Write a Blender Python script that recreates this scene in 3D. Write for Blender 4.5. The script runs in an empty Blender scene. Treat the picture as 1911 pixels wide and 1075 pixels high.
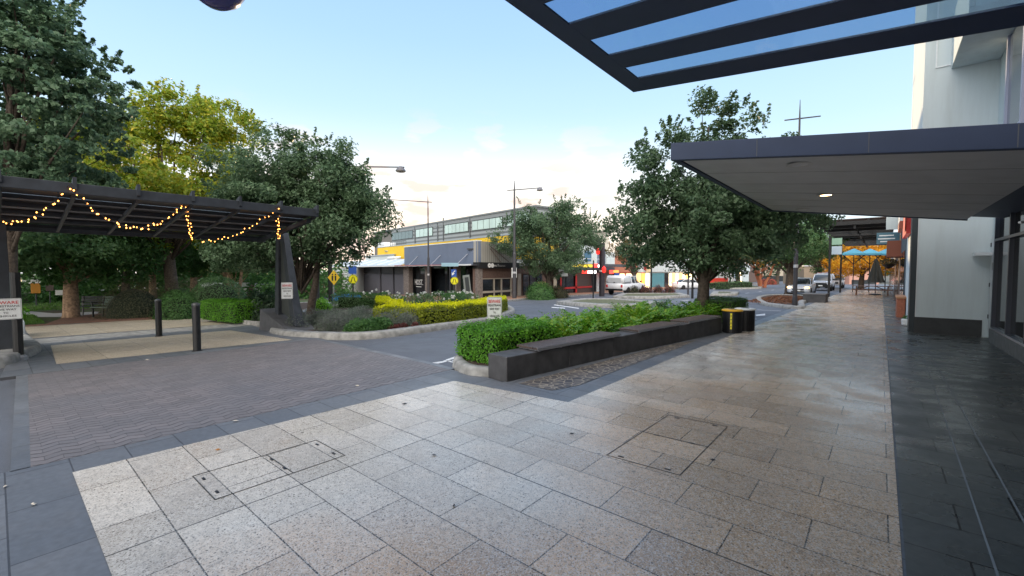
import bpy, bmesh, math, random
import numpy as np
from mathutils import Vector, Matrix
random.seed(7); RNG=np.random.default_rng(7)
S=bpy.context.scene; COL=S.collection
PI=math.pi
# ---------------------------------------------------------------- terrain: the square falls gently to the west and up the street
def zg(x,y): return -0.025*min(74,max(0,-x-6))-0.012*min(142,max(0,y-8))
H=1.62; FPX=815; YAW=math.radians(40.2); PIT=math.atan(33.5/815)
# ---------------------------------------------------------------- materials
MATS={}
def mat(name,col,rough=.6,metal=0,noise=0,nscale=8,bump=0,bscale=60,emit=None,es=0,spec=.5,alpha=1,trans=0):
    if name in MATS: return MATS[name]
    m=bpy.data.materials.new(name); m.use_nodes=True; nt=m.node_tree; b=nt.nodes['Principled BSDF']
    b.inputs['Base Color'].default_value=(*col,1); b.inputs['Roughness'].default_value=rough
    b.inputs['Metallic'].default_value=metal; b.inputs['Specular IOR Level'].default_value=spec
    if noise:
        tc=nt.nodes.new('ShaderNodeNewGeometry'); n=nt.nodes.new('ShaderNodeTexNoise'); n.inputs['Scale'].default_value=nscale; n.inputs['Detail'].default_value=5
        nt.links.new(tc.outputs['Position'],n.inputs['Vector'])
        r=nt.nodes.new('ShaderNodeMapRange'); r.inputs[1].default_value=.3; r.inputs[2].default_value=.7; r.inputs[3].default_value=1-noise; r.inputs[4].default_value=1+noise
        nt.links.new(n.outputs['Fac'],r.inputs[0])
        v=nt.nodes.new('ShaderNodeVectorMath'); v.operation='SCALE'; v.inputs[0].default_value=col
        nt.links.new(r.outputs[0],v.inputs['Scale']); nt.links.new(v.outputs[0],b.inputs['Base Color'])
    if bump:
        tc=nt.nodes.new('ShaderNodeNewGeometry'); n=nt.nodes.new('ShaderNodeTexNoise'); n.inputs['Scale'].default_value=bscale; n.inputs['Detail'].default_value=4
        nt.links.new(tc.outputs['Position'],n.inputs['Vector']); bp=nt.nodes.new('ShaderNodeBump'); bp.inputs['Strength'].default_value=bump; bp.inputs['Distance'].default_value=.01
        nt.links.new(n.outputs['Fac'],bp.inputs['Height']); nt.links.new(bp.outputs[0],b.inputs['Normal'])
    if emit: b.inputs['Emission Color'].default_value=(*emit,1); b.inputs['Emission Strength'].default_value=es
    if alpha<1: b.inputs['Alpha'].default_value=alpha
    if trans: b.inputs['Transmission Weight'].default_value=trans
    MATS[name]=m; return m
def leafmat(name,c1,c2,c3=None,rough=.45,tr=.38):
    m=bpy.data.materials.new(name); m.use_nodes=True; nt=m.node_tree; b=nt.nodes['Principled BSDF']; out=nt.nodes['Material Output']
    g=nt.nodes.new('ShaderNodeNewGeometry'); r=nt.nodes.new('ShaderNodeValToRGB')
    r.color_ramp.elements[0].color=(*c1,1); r.color_ramp.elements[1].color=(*c2,1)
    if c3:
        e=r.color_ramp.elements.new(.5); e.color=(*c2,1); r.color_ramp.elements[2].color=(*c3,1)
    nz=nt.nodes.new('ShaderNodeTexNoise'); nz.inputs['Scale'].default_value=1.3; nt.links.new(g.outputs['Position'],nz.inputs['Vector'])
    a=nt.nodes.new('ShaderNodeMath'); a.operation='MULTIPLY_ADD'; a.inputs[1].default_value=.5; nt.links.new(g.outputs['Random Per Island'],a.inputs[0])
    c=nt.nodes.new('ShaderNodeMath'); c.operation='MULTIPLY'; c.inputs[1].default_value=.6; nt.links.new(nz.outputs['Fac'],c.inputs[0]); nt.links.new(c.outputs[0],a.inputs[2])
    nt.links.new(a.outputs[0],r.inputs[0]); nt.links.new(r.outputs[0],b.inputs['Base Color'])
    b.inputs['Roughness'].default_value=rough; b.inputs['Specular IOR Level'].default_value=.35
    t=nt.nodes.new('ShaderNodeBsdfTranslucent'); nt.links.new(r.outputs[0],t.inputs['Color'])
    mx=nt.nodes.new('ShaderNodeMixShader'); mx.inputs[0].default_value=tr
    nt.links.new(b.outputs[0],mx.inputs[1]); nt.links.new(t.outputs[0],mx.inputs[2]); nt.links.new(mx.outputs[0],out.inputs['Surface'])
    return m
class NT:
    """tiny node helper"""
    def __init__(s,name):
        s.m=bpy.data.materials.new(name); s.m.use_nodes=True; s.nt=s.m.node_tree; s.b=s.nt.nodes['Principled BSDF']
        s.pos=s.nt.nodes.new('ShaderNodeNewGeometry').outputs['Position']
    def n(s,t,**k):
        x=s.nt.nodes.new(t)
        for a,v in k.items(): setattr(x,a,v)
        return x
    def l(s,a,b): s.nt.links.new(a,b)
    def math(s,op,a,b=None,c=None):
        x=s.n('ShaderNodeMath',operation=op)
        for i,v in enumerate((a,b,c)):
            if v is None: continue
            if isinstance(v,(int,float)): x.inputs[i].default_value=v
            else: s.l(v,x.inputs[i])
        return x.outputs[0]
    def noise(s,scale,detail=4,vec=None,rough=.5):
        x=s.n('ShaderNodeTexNoise'); x.inputs['Scale'].default_value=scale; x.inputs['Detail'].default_value=detail; x.inputs['Roughness'].default_value=rough
        s.l(vec or s.pos,x.inputs['Vector']); return x.outputs['Fac']
    def rng(s,v,a,b,c,d):
        x=s.n('ShaderNodeMapRange'); s.l(v,x.inputs[0])
        for i,q in enumerate((a,b,c,d)): x.inputs[i+1].default_value=q
        return x.outputs[0]
    def mix(s,f,a,b,mode='MIX'):
        x=s.n('ShaderNodeMix',data_type='RGBA',blend_type=mode)
        if isinstance(f,(int,float)): x.inputs[0].default_value=f
        else: s.l(f,x.inputs[0])
        for i,v in ((6,a),(7,b)):
            if isinstance(v,tuple): x.inputs[i].default_value=(*v,1)
            else: s.l(v,x.inputs[i])
        return x.outputs[2]
    def mapv(s,loc=(0,0,0),rot=(0,0,0),sc=(1,1,1),vec=None):
        x=s.n('ShaderNodeMapping'); x.inputs[1].default_value=loc; x.inputs[2].default_value=rot; x.inputs[3].default_value=sc
        s.l(vec or s.pos,x.inputs[0]); return x.outputs[0]
    def bump(s,h,st=.3,d=.01):
        x=s.n('ShaderNodeBump'); x.inputs['Strength'].default_value=st; x.inputs['Distance'].default_value=d; s.l(h,x.inputs['Height']); s.l(x.outputs[0],s.b.inputs['Normal'])
    def brick(s,vec,c1,c2,mo,w,h,ms=.006,off=.5,bias=0,smooth=.1):
        x=s.n('ShaderNodeTexBrick'); x.offset=off; x.inputs['Scale'].default_value=1
        x.inputs['Color1'].default_value=(*c1,1); x.inputs['Color2'].default_value=(*c2,1); x.inputs['Mortar'].default_value=(*mo,1)
        x.inputs['Mortar Size'].default_value=ms; x.inputs['Mortar Smooth'].default_value=smooth; x.inputs['Bias'].default_value=bias
        x.inputs['Brick Width'].default_value=w; x.inputs['Row Height'].default_value=h; s.l(vec,x.inputs['Vector']); return x
    def col(s,c): s.l(c,s.b.inputs['Base Color'])
    def rough(s,r):
        if isinstance(r,(int,float)): s.b.inputs['Roughness'].default_value=r
        else: s.l(r,s.b.inputs['Roughness'])
def paver(name,c1,c2,warm,w,h,loc,rot=0,rmin=.3,rmax=.55,speck=True,mo=(.06,.055,.05),ms=.0045,cuts=False):
    t=NT(name); v=t.mapv(loc=loc,rot=(0,0,rot)); br=t.brick(v,c1,c2,mo,w,h,ms)
    sxx=t.n('ShaderNodeSeparateXYZ'); t.l(t.pos,sxx.inputs[0]); big=t.rng(t.math('ADD',t.noise(.6,3),t.rng(sxx.outputs[0],-3.5,-1.0,-.30,.30)),.38,.68,0,1); c=t.mix(big,br.outputs['Color'],t.mix(1.0,br.outputs['Color'],warm,'MULTIPLY'))
    if speck:
        vo=t.n('ShaderNodeTexVoronoi'); vo.inputs['Scale'].default_value=150; t.l(t.pos,vo.inputs['Vector'])
        sep=t.n('ShaderNodeSeparateColor'); t.l(vo.outputs['Color'],sep.inputs[0])
        dark=t.rng(sep.outputs[0],.70,.80,0,.5); c=t.mix(dark,c,(.07,.065,.06))
        lite=t.rng(sep.outputs[1],.62,.78,0,.45); c=t.mix(lite,c,(.72,.70,.66))
        v2=t.n('ShaderNodeTexVoronoi'); v2.inputs['Scale'].default_value=38; t.l(t.pos,v2.inputs['Vector'])
        s2=t.n('ShaderNodeSeparateColor'); t.l(v2.outputs['Color'],s2.inputs[0])
        spot=t.math('MULTIPLY',t.rng(s2.outputs[0],.70,.72,0,1),t.rng(v2.outputs['Distance'],.18,.28,.8,0)); c=t.mix(spot,c,(.05,.045,.04))
    st=t.rng(t.noise(2.3,7,rough=.7),.50,.80,0,.26); c=t.mix(st,c,(.15,.13,.11))
    if cuts:
        gv=t.n('ShaderNodeTexVoronoi'); gv.inputs['Scale'].default_value=2.3; t.l(t.pos,gv.inputs['Vector']); gs=t.n('ShaderNodeSeparateColor'); t.l(gv.outputs['Color'],gs.inputs[0]); c=t.mix(t.math('MULTIPLY',t.rng(gs.outputs[0],.55,.56,0,1),t.rng(gv.outputs['Distance'],.030,.045,.7,0)),c,(.07,.065,.06))
        for o_,cc in ((0,3.30),(1,-2.60)):
            d_=t.math('ABSOLUTE',t.math('ADD',sxx.outputs[o_],cc)); c=t.mix(t.rng(d_,.004,.007,.9,0),c,(.03,.028,.025))
    fine=t.rng(t.noise(22,4),.3,.7,.88,1.12); sc=t.n('ShaderNodeVectorMath',operation='SCALE'); t.l(c,sc.inputs[0]); t.l(fine,sc.inputs['Scale'])
    t.col(sc.outputs[0]); t.rough(t.rng(t.noise(2.2,5),.35,.65,rmin,rmax))
    h_=t.math('MULTIPLY_ADD',t.noise(120,3),.25,t.math('SUBTRACT',1,br.outputs['Fac'])); t.bump(h_,.35,.006)
    return t.m
M_TAN=paver('tan_granite_paving',(.44,.405,.36),(.62,.58,.52),(1.0,.74,.54),.75,.385,(.3,-2.6+.385*40,0),0,.16,.36,cuts=True)
M_TAN2=paver('cream_paving',(.40,.33,.23),(.46,.39,.28),(1,.93,.84),.8,.8,(.3,.2,0),0,.45,.65)
M_BLUE=paver('bluestone_paving',(.105,.12,.142),(.145,.158,.178),(1,.98,.97),.8,.36,(0,.0,0),0,.4,.6,False,(.05,.055,.065),.005)
M_DARK=paver('dark_basalt_paving',(.065,.070,.070),(.10,.105,.10),(1,.98,.92),.62,.385,(.2,-.36+.385*40,0),0,.18,.45,False,(.022,.022,.022),.006)
def zigzag():
    t=NT('interlocking_block_paving'); sx=t.n('ShaderNodeSeparateXYZ'); t.l(t.pos,sx.inputs[0])
    tri=t.math('PINGPONG',sx.outputs[1],.1125); off=t.math('MULTIPLY',tri,.50)
    x=t.math('ADD',sx.outputs[0],off); cb=t.n('ShaderNodeCombineXYZ'); t.l(sx.outputs[1],cb.inputs[0]); t.l(x,cb.inputs[1])
    br=t.brick(cb.outputs[0],(.125,.118,.125),(.185,.168,.175),(.045,.04,.042),.225,.1125,.0028,.5)
    ln=t.math('PINGPONG',x,.05625); fl=t.rng(ln,.005,.012,1,0); gap=t.rng(t.noise(9,3),.35,.6,.25,1); fl=t.math('MULTIPLY',fl,gap)
    c=t.mix(t.rng(t.noise(.8,4),.35,.7,0,.6),br.outputs['Color'],(.125,.130,.148)); c=t.mix(t.rng(t.noise(60,3),.5,.75,0,.35),c,(.24,.22,.22)); c=t.mix(t.math('MULTIPLY',fl,.95),c,(.02,.018,.02))
    t.col(c); t.rough(.6); t.bump(t.math('SUBTRACT',1,fl),.8,.008); return t.m
M_ZIG=zigzag()
def asphalt(name='asphalt',base=(.075,.085,.105)):
    t=NT(name); c=t.mix(t.rng(t.noise(.35,5),.35,.7,0,.7),base,tuple(q*1.45 for q in base)); c=t.mix(t.rng(t.noise(160,2),.55,.7,0,.5),c,(.24,.25,.27))
    cr=t.rng(t.noise(2.0,6,vec=t.mapv(sc=(.3,2.5,1))),.58,.75,0,.35); c=t.mix(cr,c,(.045,.05,.06))
    t.col(c); t.rough(t.rng(t.noise(1.2,4),.3,.7,.5,.8)); t.bump(t.noise(180,3),.5,.006); return t.m
M_ASPH=asphalt()
def crazy():
    t=NT('crazy_stone_inlay'); w=t.n('ShaderNodeVectorMath',operation='ADD'); t.l(t.pos,w.inputs[0])
    nz=t.n('ShaderNodeTexNoise'); nz.inputs['Scale'].default_value=6; t.l(t.pos,nz.inputs['Vector']); sc=t.n('ShaderNodeVectorMath',operation='SCALE'); t.l(nz.outputs['Color'],sc.inputs[0]); sc.inputs['Scale'].default_value=.06; t.l(sc.outputs[0],w.inputs[1])
    vo=t.n('ShaderNodeTexVoronoi',feature='DISTANCE_TO_EDGE'); vo.inputs['Scale'].default_value=8.5; t.l(w.outputs[0],vo.inputs['Vector'])
    vc=t.n('ShaderNodeTexVoronoi'); vc.inputs['Scale'].default_value=8.5; t.l(w.outputs[0],vc.inputs['Vector']); s2=t.n('ShaderNodeSeparateColor'); t.l(vc.outputs['Color'],s2.inputs[0])
    f=t.rng(vo.outputs['Distance'],.05,.085,0,1); c=t.mix(s2.outputs[0],(.045,.042,.045),(.12,.105,.095)); c=t.mix(f,(.24,.21,.17),c)
    t.col(c); t.rough(.55); t.bump(f,.5,.01); return t.m
M_CRAZY=crazy()
M_KERB=mat('kerb_concrete',(.27,.27,.26),.8,noise=.35,nscale=6,bump=.5,bscale=40)
M_CONC=mat('smooth_concrete',(.13,.13,.135),.75,noise=.2,nscale=3,bump=.2)
M_BENCHC=mat('dark_precast_concrete',(.062,.062,.066),.65,noise=.3,nscale=5,bump=.3,bscale=80)
M_SOIL=mat('soil',(.055,.035,.025),.95,noise=.5,nscale=12,bump=.8,bscale=30)
M_STEEL=mat('charcoal_steel',(.022,.026,.032),.45,metal=.0,noise=.2,nscale=5)
M_BLACK=mat('black_paint',(.008,.009,.011),.45,noise=.3,nscale=9)
M_FRAME=mat('canopy_frame_blue_grey',(.030,.048,.100),.6,noise=.08,nscale=3)
M_SOFF=mat('soffit_board',(.50,.51,.54),.7,noise=.07,nscale=2.5)
M_WHITE=mat('white_wall_render',(.60,.67,.68),.8,noise=.06,nscale=1.2,bump=.15,bscale=120)
_t=NT('white_wall_render_weathered'); _m=_t.mapv(sc=(2.2,2.2,.22)); _g=_t.rng(_t.noise(1.6,7,vec=_m,rough=.65),.45,.75,0,.32); _c=_t.mix(_g,(.60,.67,.68),(.36,.38,.36)); _c=_t.mix(_t.rng(_t.noise(.9,4),.4,.7,0,.25),_c,(.50,.55,.55)); _t.col(_c); _t.rough(.8); _t.bump(_t.noise(90,3),.15,.004); M_WHITE=_t.m
M_WHITEP=mat('white_paint',(.75,.76,.76),.5)
M_ALU=mat('aluminium_frame',(.45,.47,.5),.35,metal=.8)
def glass(name,col,rough=.04,alpha=.3,spec=.6):
    m=mat(name,col,rough,alpha=alpha,spec=spec); return m
M_WIN=mat('dark_window_glass',(.012,.018,.022),.05,spec=.8)
def tinted(name,c,gl=.08):
    m=bpy.data.materials.new(name); m.use_nodes=True; nt=m.node_tree; nt.nodes.remove(nt.nodes['Principled BSDF']); a=nt.nodes.new('ShaderNodeBsdfTransparent'); a.inputs[0].default_value=(*c,1); g=nt.nodes.new('ShaderNodeBsdfGlossy'); g.inputs['Roughness'].default_value=.05
    x=nt.nodes.new('ShaderNodeMixShader'); x.inputs[0].default_value=gl; nt.links.new(a.outputs[0],x.inputs[1]); nt.links.new(g.outputs[0],x.inputs[2]); nt.links.new(x.outputs[0],nt.nodes['Material Output'].inputs[0]); return m
M_SKYGL=tinted('canopy_glass',(.55,.66,.76),.06)
M_BARK=mat('bark',(.075,.058,.045),.9,noise=.5,nscale=14,bump=.9,bscale=22)
M_BARKP=mat('pale_bark',(.30,.20,.13),.85,noise=.5,nscale=10,bump=.6,bscale=20)
M_TIMB=mat('weathered_timber',(.085,.062,.055),.55,noise=.35,nscale=16,bump=.3)
M_WOOD=mat('warm_timber',(.20,.10,.06),.6,noise=.3,nscale=12)
M_YSIGN=mat('fluoro_yellow_sign',(.85,.80,.02),.45,emit=(.8,.85,.02),es=.0)
M_YEL=mat('yellow_cladding',(.80,.52,.02),.6,noise=.08,nscale=3)
M_RED=mat('red_lettering',(.55,.03,.03),.5)
M_INK=mat('black_lettering',(.012,.012,.014),.5)
M_SIGNW=mat('white_sign_sheet',(.72,.75,.76),.4,noise=.06,nscale=20)
M_CAR=mat('white_car_paint',(.72,.74,.78),.22,spec=.6); M_SILV=mat('silver_car_paint',(.55,.60,.68),.25,spec=.6)
M_TYRE=mat('tyre_rubber',(.015,.015,.016),.8); M_RIM=mat('alloy_rim',(.5,.5,.52),.35,metal=.8)
M_CGL=mat('car_glass',(.02,.028,.035),.06,spec=.8)
# ---------------------------------------------------------------- mesh building
class MB:
    def __init__(s): s.v=[]; s.f=[]
    def add(s,vs,fs):
        o=len(s.v); s.v+=[tuple(p) for p in vs]; s.f+=[tuple(i+o for i in f) for f in fs]; return s
    def box(s,c,d,rz=0,rx=0,ry=0):
        hx,hy,hz=d[0]/2,d[1]/2,d[2]/2; vs=[Vector((a*hx,b*hy,e*hz)) for a in(-1,1) for b in(-1,1) for e in(-1,1)]
        R=Matrix.Rotation(rz,3,'Z')@Matrix.Rotation(ry,3,'Y')@Matrix.Rotation(rx,3,'X'); vs=[R@v+Vector(c) for v in vs]
        return s.add(vs,[(0,1,3,2),(4,6,7,5),(0,4,5,1),(2,3,7,6),(0,2,6,4),(1,5,7,3)])
    def bb(s,x0,x1,y0,y1,z0,z1): return s.box(((x0+x1)/2,(y0+y1)/2,(z0+z1)/2),(abs(x1-x0),abs(y1-y0),abs(z1-z0)))
    def tube(s,pts,rs,n=8,cap=True):
        pts=[Vector(p) for p in pts]; rs=[rs]*len(pts) if isinstance(rs,(int,float)) else rs
        vs=[]; up0=None
        for i,p in enumerate(pts):
            d=(pts[min(i+1,len(pts)-1)]-pts[max(i-1,0)]).normalized()
            if up0 is None: up0=Vector((1,0,0)) if abs(d.x)<.8 else Vector((0,1,0))
            a=(up0-d*up0.dot(d)).normalized(); up0=a; b=d.cross(a)
            for k in range(n):
                t=2*PI*k/n; vs.append(p+(a*math.cos(t)+b*math.sin(t))*rs[i])
        fs=[(i*n+k,i*n+(k+1)%n,(i+1)*n+(k+1)%n,(i+1)*n+k) for i in range(len(pts)-1) for k in range(n)]
        if cap: fs+=[tuple(range(n-1,-1,-1)),tuple((len(pts)-1)*n+k for k in range(n))]
        return s.add(vs,fs)
    def lathe(s,prof,c=(0,0,0),n=20):
        vs=[(c[0]+r*math.cos(2*PI*k/n),c[1]+r*math.sin(2*PI*k/n),c[2]+z) for r,z in prof for k in range(n)]
        fs=[(i*n+k,i*n+(k+1)%n,(i+1)*n+(k+1)%n,(i+1)*n+k) for i in range(len(prof)-1) for k in range(n)]
        fs+=[tuple(range(n-1,-1,-1)),tuple((len(prof)-1)*n+k for k in range(n))]; return s.add(vs,fs)
    def prism(s,poly,z0,z1,ax='z'):
        n=len(poly)
        def P(p,z): return (p[0],p[1],z) if ax=='z' else ((p[0],z,p[1]) if ax=='y' else (z,p[0],p[1]))
        vs=[P(p,z0) for p in poly]+[P(p,z1) for p in poly]
        return s.add(vs,[tuple(range(n-1,-1,-1)),tuple(range(n,2*n))]+[(i,(i+1)%n,n+(i+1)%n,n+i) for i in range(n)])
    def quad(s,a,b,c,d): return s.add([a,b,c,d],[(0,1,2,3)])
    def hexa(s,b4,t4): # bottom four, top four
        return s.add(list(b4)+list(t4),[(3,2,1,0),(4,5,6,7),(0,1,5,4),(1,2,6,5),(2,3,7,6),(3,0,4,7)])
def mesh_obj(name,mb,m,parent=None,bevel=0,smooth=False):
    me=bpy.data.meshes.new(name); me.from_pydata(mb.v,[],mb.f)
    bm=bmesh.new(); bm.from_mesh(me); bmesh.ops.recalc_face_normals(bm,faces=bm.faces); bm.to_mesh(me); bm.free()
    for q in (m if isinstance(m,(list,tuple)) else [m]): me.materials.append(q)
    o=bpy.data.objects.new(name,me); COL.objects.link(o)
    if parent: o.parent=parent
    if bevel:
        md=o.modifiers.new('b','BEVEL'); md.width=bevel; md.segments=2; md.limit_method='ANGLE'
    if smooth: me.polygons.foreach_set('use_smooth',[True]*len(me.polygons))
    return o
def tag(o,label=None,cat=None,group=None,kind=None):
    if label: o['label']=label
    if cat: o['category']=cat
    if group: o['group']=group
    if kind: o['kind']=kind
    return o
def thing(name,label,cat,loc=(0,0,0),rz=0,group=None):
    o=bpy.data.objects.new(name,None); COL.objects.link(o); o.location=loc; o.rotation_euler=(0,0,rz); return tag(o,label,cat,group)
def gp(x,y,h=0): return (x,y,zg(x,y)+h)
def copy_tree(o,parent=None):
    c=o.copy(); COL.objects.link(c)
    if parent: c.parent=parent
    for ch in o.children: copy_tree(ch,c)
    return c
def sheet(name,poly,m,off=0,thick=0,hide=False):
    """flat ground polygon that follows the fall of the land"""
    bm=bmesh.new(); bm.faces.new([bm.verts.new((x,y,0)) for x,y in poly])
    for co,no in (((-6,0,0),(1,0,0)),((-80,0,0),(1,0,0)),((0,8,0),(0,1,0)),((0,150,0),(0,1,0))):
        bmesh.ops.bisect_plane(bm,geom=bm.verts[:]+bm.edges[:]+bm.faces[:],plane_co=co,plane_no=no)
    if thick:
        r=bmesh.ops.extrude_face_region(bm,geom=bm.faces[:]); tv={v for v in r['geom'] if isinstance(v,bmesh.types.BMVert)}
        for v in bm.verts: v.co.z=zg(v.co.x,v.co.y)+(off if v in tv else off-thick)
    else:
        for v in bm.verts: v.co.z=zg(v.co.x,v.co.y)+off
    bmesh.ops.recalc_face_normals(bm,faces=bm.faces)
    if not thick:
        for f in bm.faces:
            if f.normal.z<0: f.normal_flip()
    me=bpy.data.meshes.new(name); bm.to_mesh(me); bm.free(); me.materials.append(m)
    o=bpy.data.objects.new(name,me); COL.objects.link(o); o['kind']='structure'; return o
def smoothpoly(P,n=4):
    Q=[]
    for i in range(len(P)):
        a,b,c,d=[Vector(P[(i+k-1)%len(P)]) for k in range(4)]
        for k in range(n):
            t=k/n; Q.append(tuple(.5*((2*b)+(c-a)*t+(2*a-5*b+4*c-d)*t*t+(3*b-a-3*c+d)*t**3)))
    return Q
def inset(P,d):
    """offset closed polygon inwards"""
    A=sum(P[i][0]*P[(i+1)%len(P)][1]-P[(i+1)%len(P)][0]*P[i][1] for i in range(len(P)))
    s=1 if A>0 else -1; R=[]
    for i in range(len(P)):
        a,b,c=Vector(P[i-1]),Vector(P[i]),Vector(P[(i+1)%len(P)])
        n1=Vector((-(b-a).y,(b-a).x)).normalized()*s; n2=Vector((-(c-b).y,(c-b).x)).normalized()*s
        n=(n1+n2); n=n/max(.3,n.length_squared/2) if n.length>0 else n1
        R.append(tuple(b+n*d))
    return R
def kerb_island(poly,soil=M_SOIL,h=.13,w=.16,name='island_kerb',sname='planting_soil',drop=.05,top=None):
    P=poly; rings=[(P,-.15),(inset(P,.005),0.0),(inset(P,.03),h-.035),(inset(P,.06),h-.005),(inset(P,.09),h),(inset(P,w),h),(inset(P,w+.005),-.05)]
    n=len(P); vs=[]; fs=[]
    for R,z in rings: vs+=[(x,y,zg(x,y)+z) for x,y in R]
    for r in range(len(rings)-1): fs+=[(r*n+i,r*n+(i+1)%n,(r+1)*n+(i+1)%n,(r+1)*n+i) for i in range(n)]
    o=mesh_obj(name,MB().add(vs,fs),M_KERB,smooth=True); o['kind']='structure'
    s=sheet(sname,inset(P,w-.01),soil,h-drop); return s
def text_obj(name,s,size,m,parent,loc,rot,ext=.004,align='CENTER',sx=1,bold=0):
    cu=bpy.data.curves.new(name,'FONT'); cu.body=s; cu.size=size; cu.align_x=align; cu.align_y='CENTER'; cu.extrude=ext/2; cu.offset=bold*size; cu.resolution_u=2
    t=bpy.data.objects.new('tmp',cu); COL.objects.link(t); bpy.context.view_layer.update()
    me=bpy.data.meshes.new_from_object(t.evaluated_get(bpy.context.evaluated_depsgraph_get())); bpy.data.objects.remove(t)
    for v in me.vertices: v.co.x*=sx
    me.materials.clear(); me.materials.append(m); o=bpy.data.objects.new(name,me); COL.objects.link(o); o.parent=parent; o.location=loc; o.rotation_euler=rot; return o
# ---------------------------------------------------------------- foliage
def leaves(name,P,size,m,parent=None,up=.35,jit=.35,asp=.55,outc=None,fold=True,Nrm=None):
    P=np.asarray(P,dtype=np.float64); n=len(P)
    N=RNG.normal(size=(n,3)); N[:,2]+=up*2
    if outc is not None: N+=1.1*(P-np.asarray(outc))/np.maximum(1e-3,np.linalg.norm(P-np.asarray(outc),axis=1,keepdims=True))
    if Nrm is not None: N=N*.55+np.asarray(Nrm)*1.2
    N/=np.linalg.norm(N,axis=1,keepdims=True)
    A=RNG.normal(size=(n,3)); A-=N*np.sum(A*N,axis=1,keepdims=True); A/=np.linalg.norm(A,axis=1,keepdims=True); B=np.cross(N,A)
    L=size*(1+jit*RNG.uniform(-1,1,size=(n,1))); W=L*asp
    v=np.empty((n,4,3)); v[:,0]=P-A*L*.5; v[:,1]=P+B*W*.5+N*L*.12; v[:,2]=P+A*L*.5-N*L*.1; v[:,3]=P-B*W*.5+N*L*.12
    me=bpy.data.meshes.new(name); me.vertices.add(n*4); me.vertices.foreach_set('co',v.reshape(-1))
    me.loops.add(n*4); me.loops.foreach_set('vertex_index',np.arange(n*4,dtype=np.int32))
    me.polygons.add(n); me.polygons.foreach_set('loop_start',np.arange(0,n*4,4,dtype=np.int32)); me.polygons.foreach_set('loop_total',np.full(n,4,dtype=np.int32))
    me.update(calc_edges=True); me.materials.append(m); o=bpy.data.objects.new(name,me); COL.objects.link(o)
    if parent: o.parent=parent
    return o
def in_ball(n):
    v=RNG.normal(size=(n,3)); v/=np.linalg.norm(v,axis=1,keepdims=True); return v*RNG.uniform(0,1,size=(n,1))**(1/3)
def crown_points(lobes,ncl,nleaf,cr,shell=.55,flat=.8):
    vol=np.array([l[3]*l[4]*l[5] for l in lobes])**(2/3); pr=vol/vol.sum(); C=[]
    for i in RNG.choice(len(lobes),ncl,p=pr):
        l=lobes[i]; v=RNG.normal(size=3); v/=np.linalg.norm(v); r=shell+(1-shell)*RNG.uniform()**.5 if RNG.uniform()<.75 else RNG.uniform()**.4*shell
        C.append([l[0]+v[0]*r*l[3],l[1]+v[1]*r*l[4],l[2]+v[2]*r*l[5]])
    C=np.array(C); k=nleaf//ncl; R=cr*RNG.uniform(.5,1.35,size=ncl)
    P=np.repeat(C,k,axis=0)+in_ball(k*ncl)*np.repeat(R,k)[:,None]*np.array([1,1,flat]); return C,P
def tree(name,label,x,y,h0,lobes,m,trunk_r=.2,nleaf=20000,ncl=160,cr=.55,leaf=.1,group=None,bark=None,stems=1,fork=None,lean=(0,0),shell=.55,flat=.8,up=.35,base=None,limbs=34,asp=.55,wisps=0):
    t=thing(name,label,'tree',gp(x,y),0,group); C,P=crown_points(lobes,ncl,nleaf,cr,shell,flat)
    if wisps: # thin sprays at the outline
        W=[]
        for i in range(wisps):
            l=lobes[RNG.integers(len(lobes))]; v=RNG.normal(size=3); v[2]=abs(v[2])*1.2; v/=np.linalg.norm(v)
            b=np.array(l[:3])+v*np.array(l[3:6])*.92; d=v*.6+np.array([0,0,.5])+RNG.normal(size=3)*.2; ln=RNG.uniform(.25,.75)*cr*1.6
            s=RNG.uniform(0,1,size=(int(34),1)); W.append(b+d*s*ln+RNG.normal(size=(34,3))*.09*cr*(1.3-s))
        P=np.vstack([P]+W)
    P=P[P[:,2]>(base if base is not None else .9)]
    ctr=np.mean([l[:3] for l in lobes],axis=0)
    leaves('crown',P,leaf,m,t,outc=ctr,up=up,asp=asp)
    tr=MB(); fork=fork or h0
    for s in range(stems):
        a=2*PI*s/max(1,stems)+.4; sp=trunk_r*1.1 if stems>1 else 0
        bx,by=math.cos(a)*sp,math.sin(a)*sp; r=trunk_r/(1 if stems==1 else 1.5)
        tx,ty=ctr[0]*.5+lean[0]+math.cos(a)*sp*4,ctr[1]*.5+lean[1]+math.sin(a)*sp*4
        pts=[(bx,by,-.15),(bx*1.02,by,.12),(bx*1.1+tx*.12,by*1.1+ty*.12,fork*.5),(bx*1.5+tx*.35,by*1.5+ty*.35,fork),(bx*2+tx*.8,by*2+ty*.8,fork+(ctr[2]-fork)*.9),(tx*1.1+bx,ty*1.1+by,ctr[2]+(max(l[2]+l[5] for l in lobes)-ctr[2])*.6)]
        tr.tube(pts,[r*1.45,r*1.12,r*.95,r*.82,r*.4,r*.1],10)
    idx=RNG.choice(len(C),min(limbs,len(C)),replace=False)
    for k,i in enumerate(idx):
        c=C[i]; z0=fork*(.75+.5*RNG.uniform()); z0=min(z0,c[2]*.9); q=min(1,z0/max(.1,ctr[2])); a=np.array([ctr[0]*.5*q+lean[0]*q,ctr[1]*.5*q+lean[1]*q,z0]); 
        mid=a+(c-a)*.45+np.array([0,0,.12*np.linalg.norm(c-a)])+RNG.normal(size=3)*.1
        r=trunk_r*RNG.uniform(.16,.32); tr.tube([a,a+(mid-a)*.5+RNG.normal(size=3)*.04,mid,mid+(c-mid)*.6+RNG.normal(size=3)*.06,c],[r,r*.85,r*.62,r*.35,r*.12],6)
    mesh_obj('trunk',tr,bark or M_BARK,t,smooth=True); return t
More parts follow.
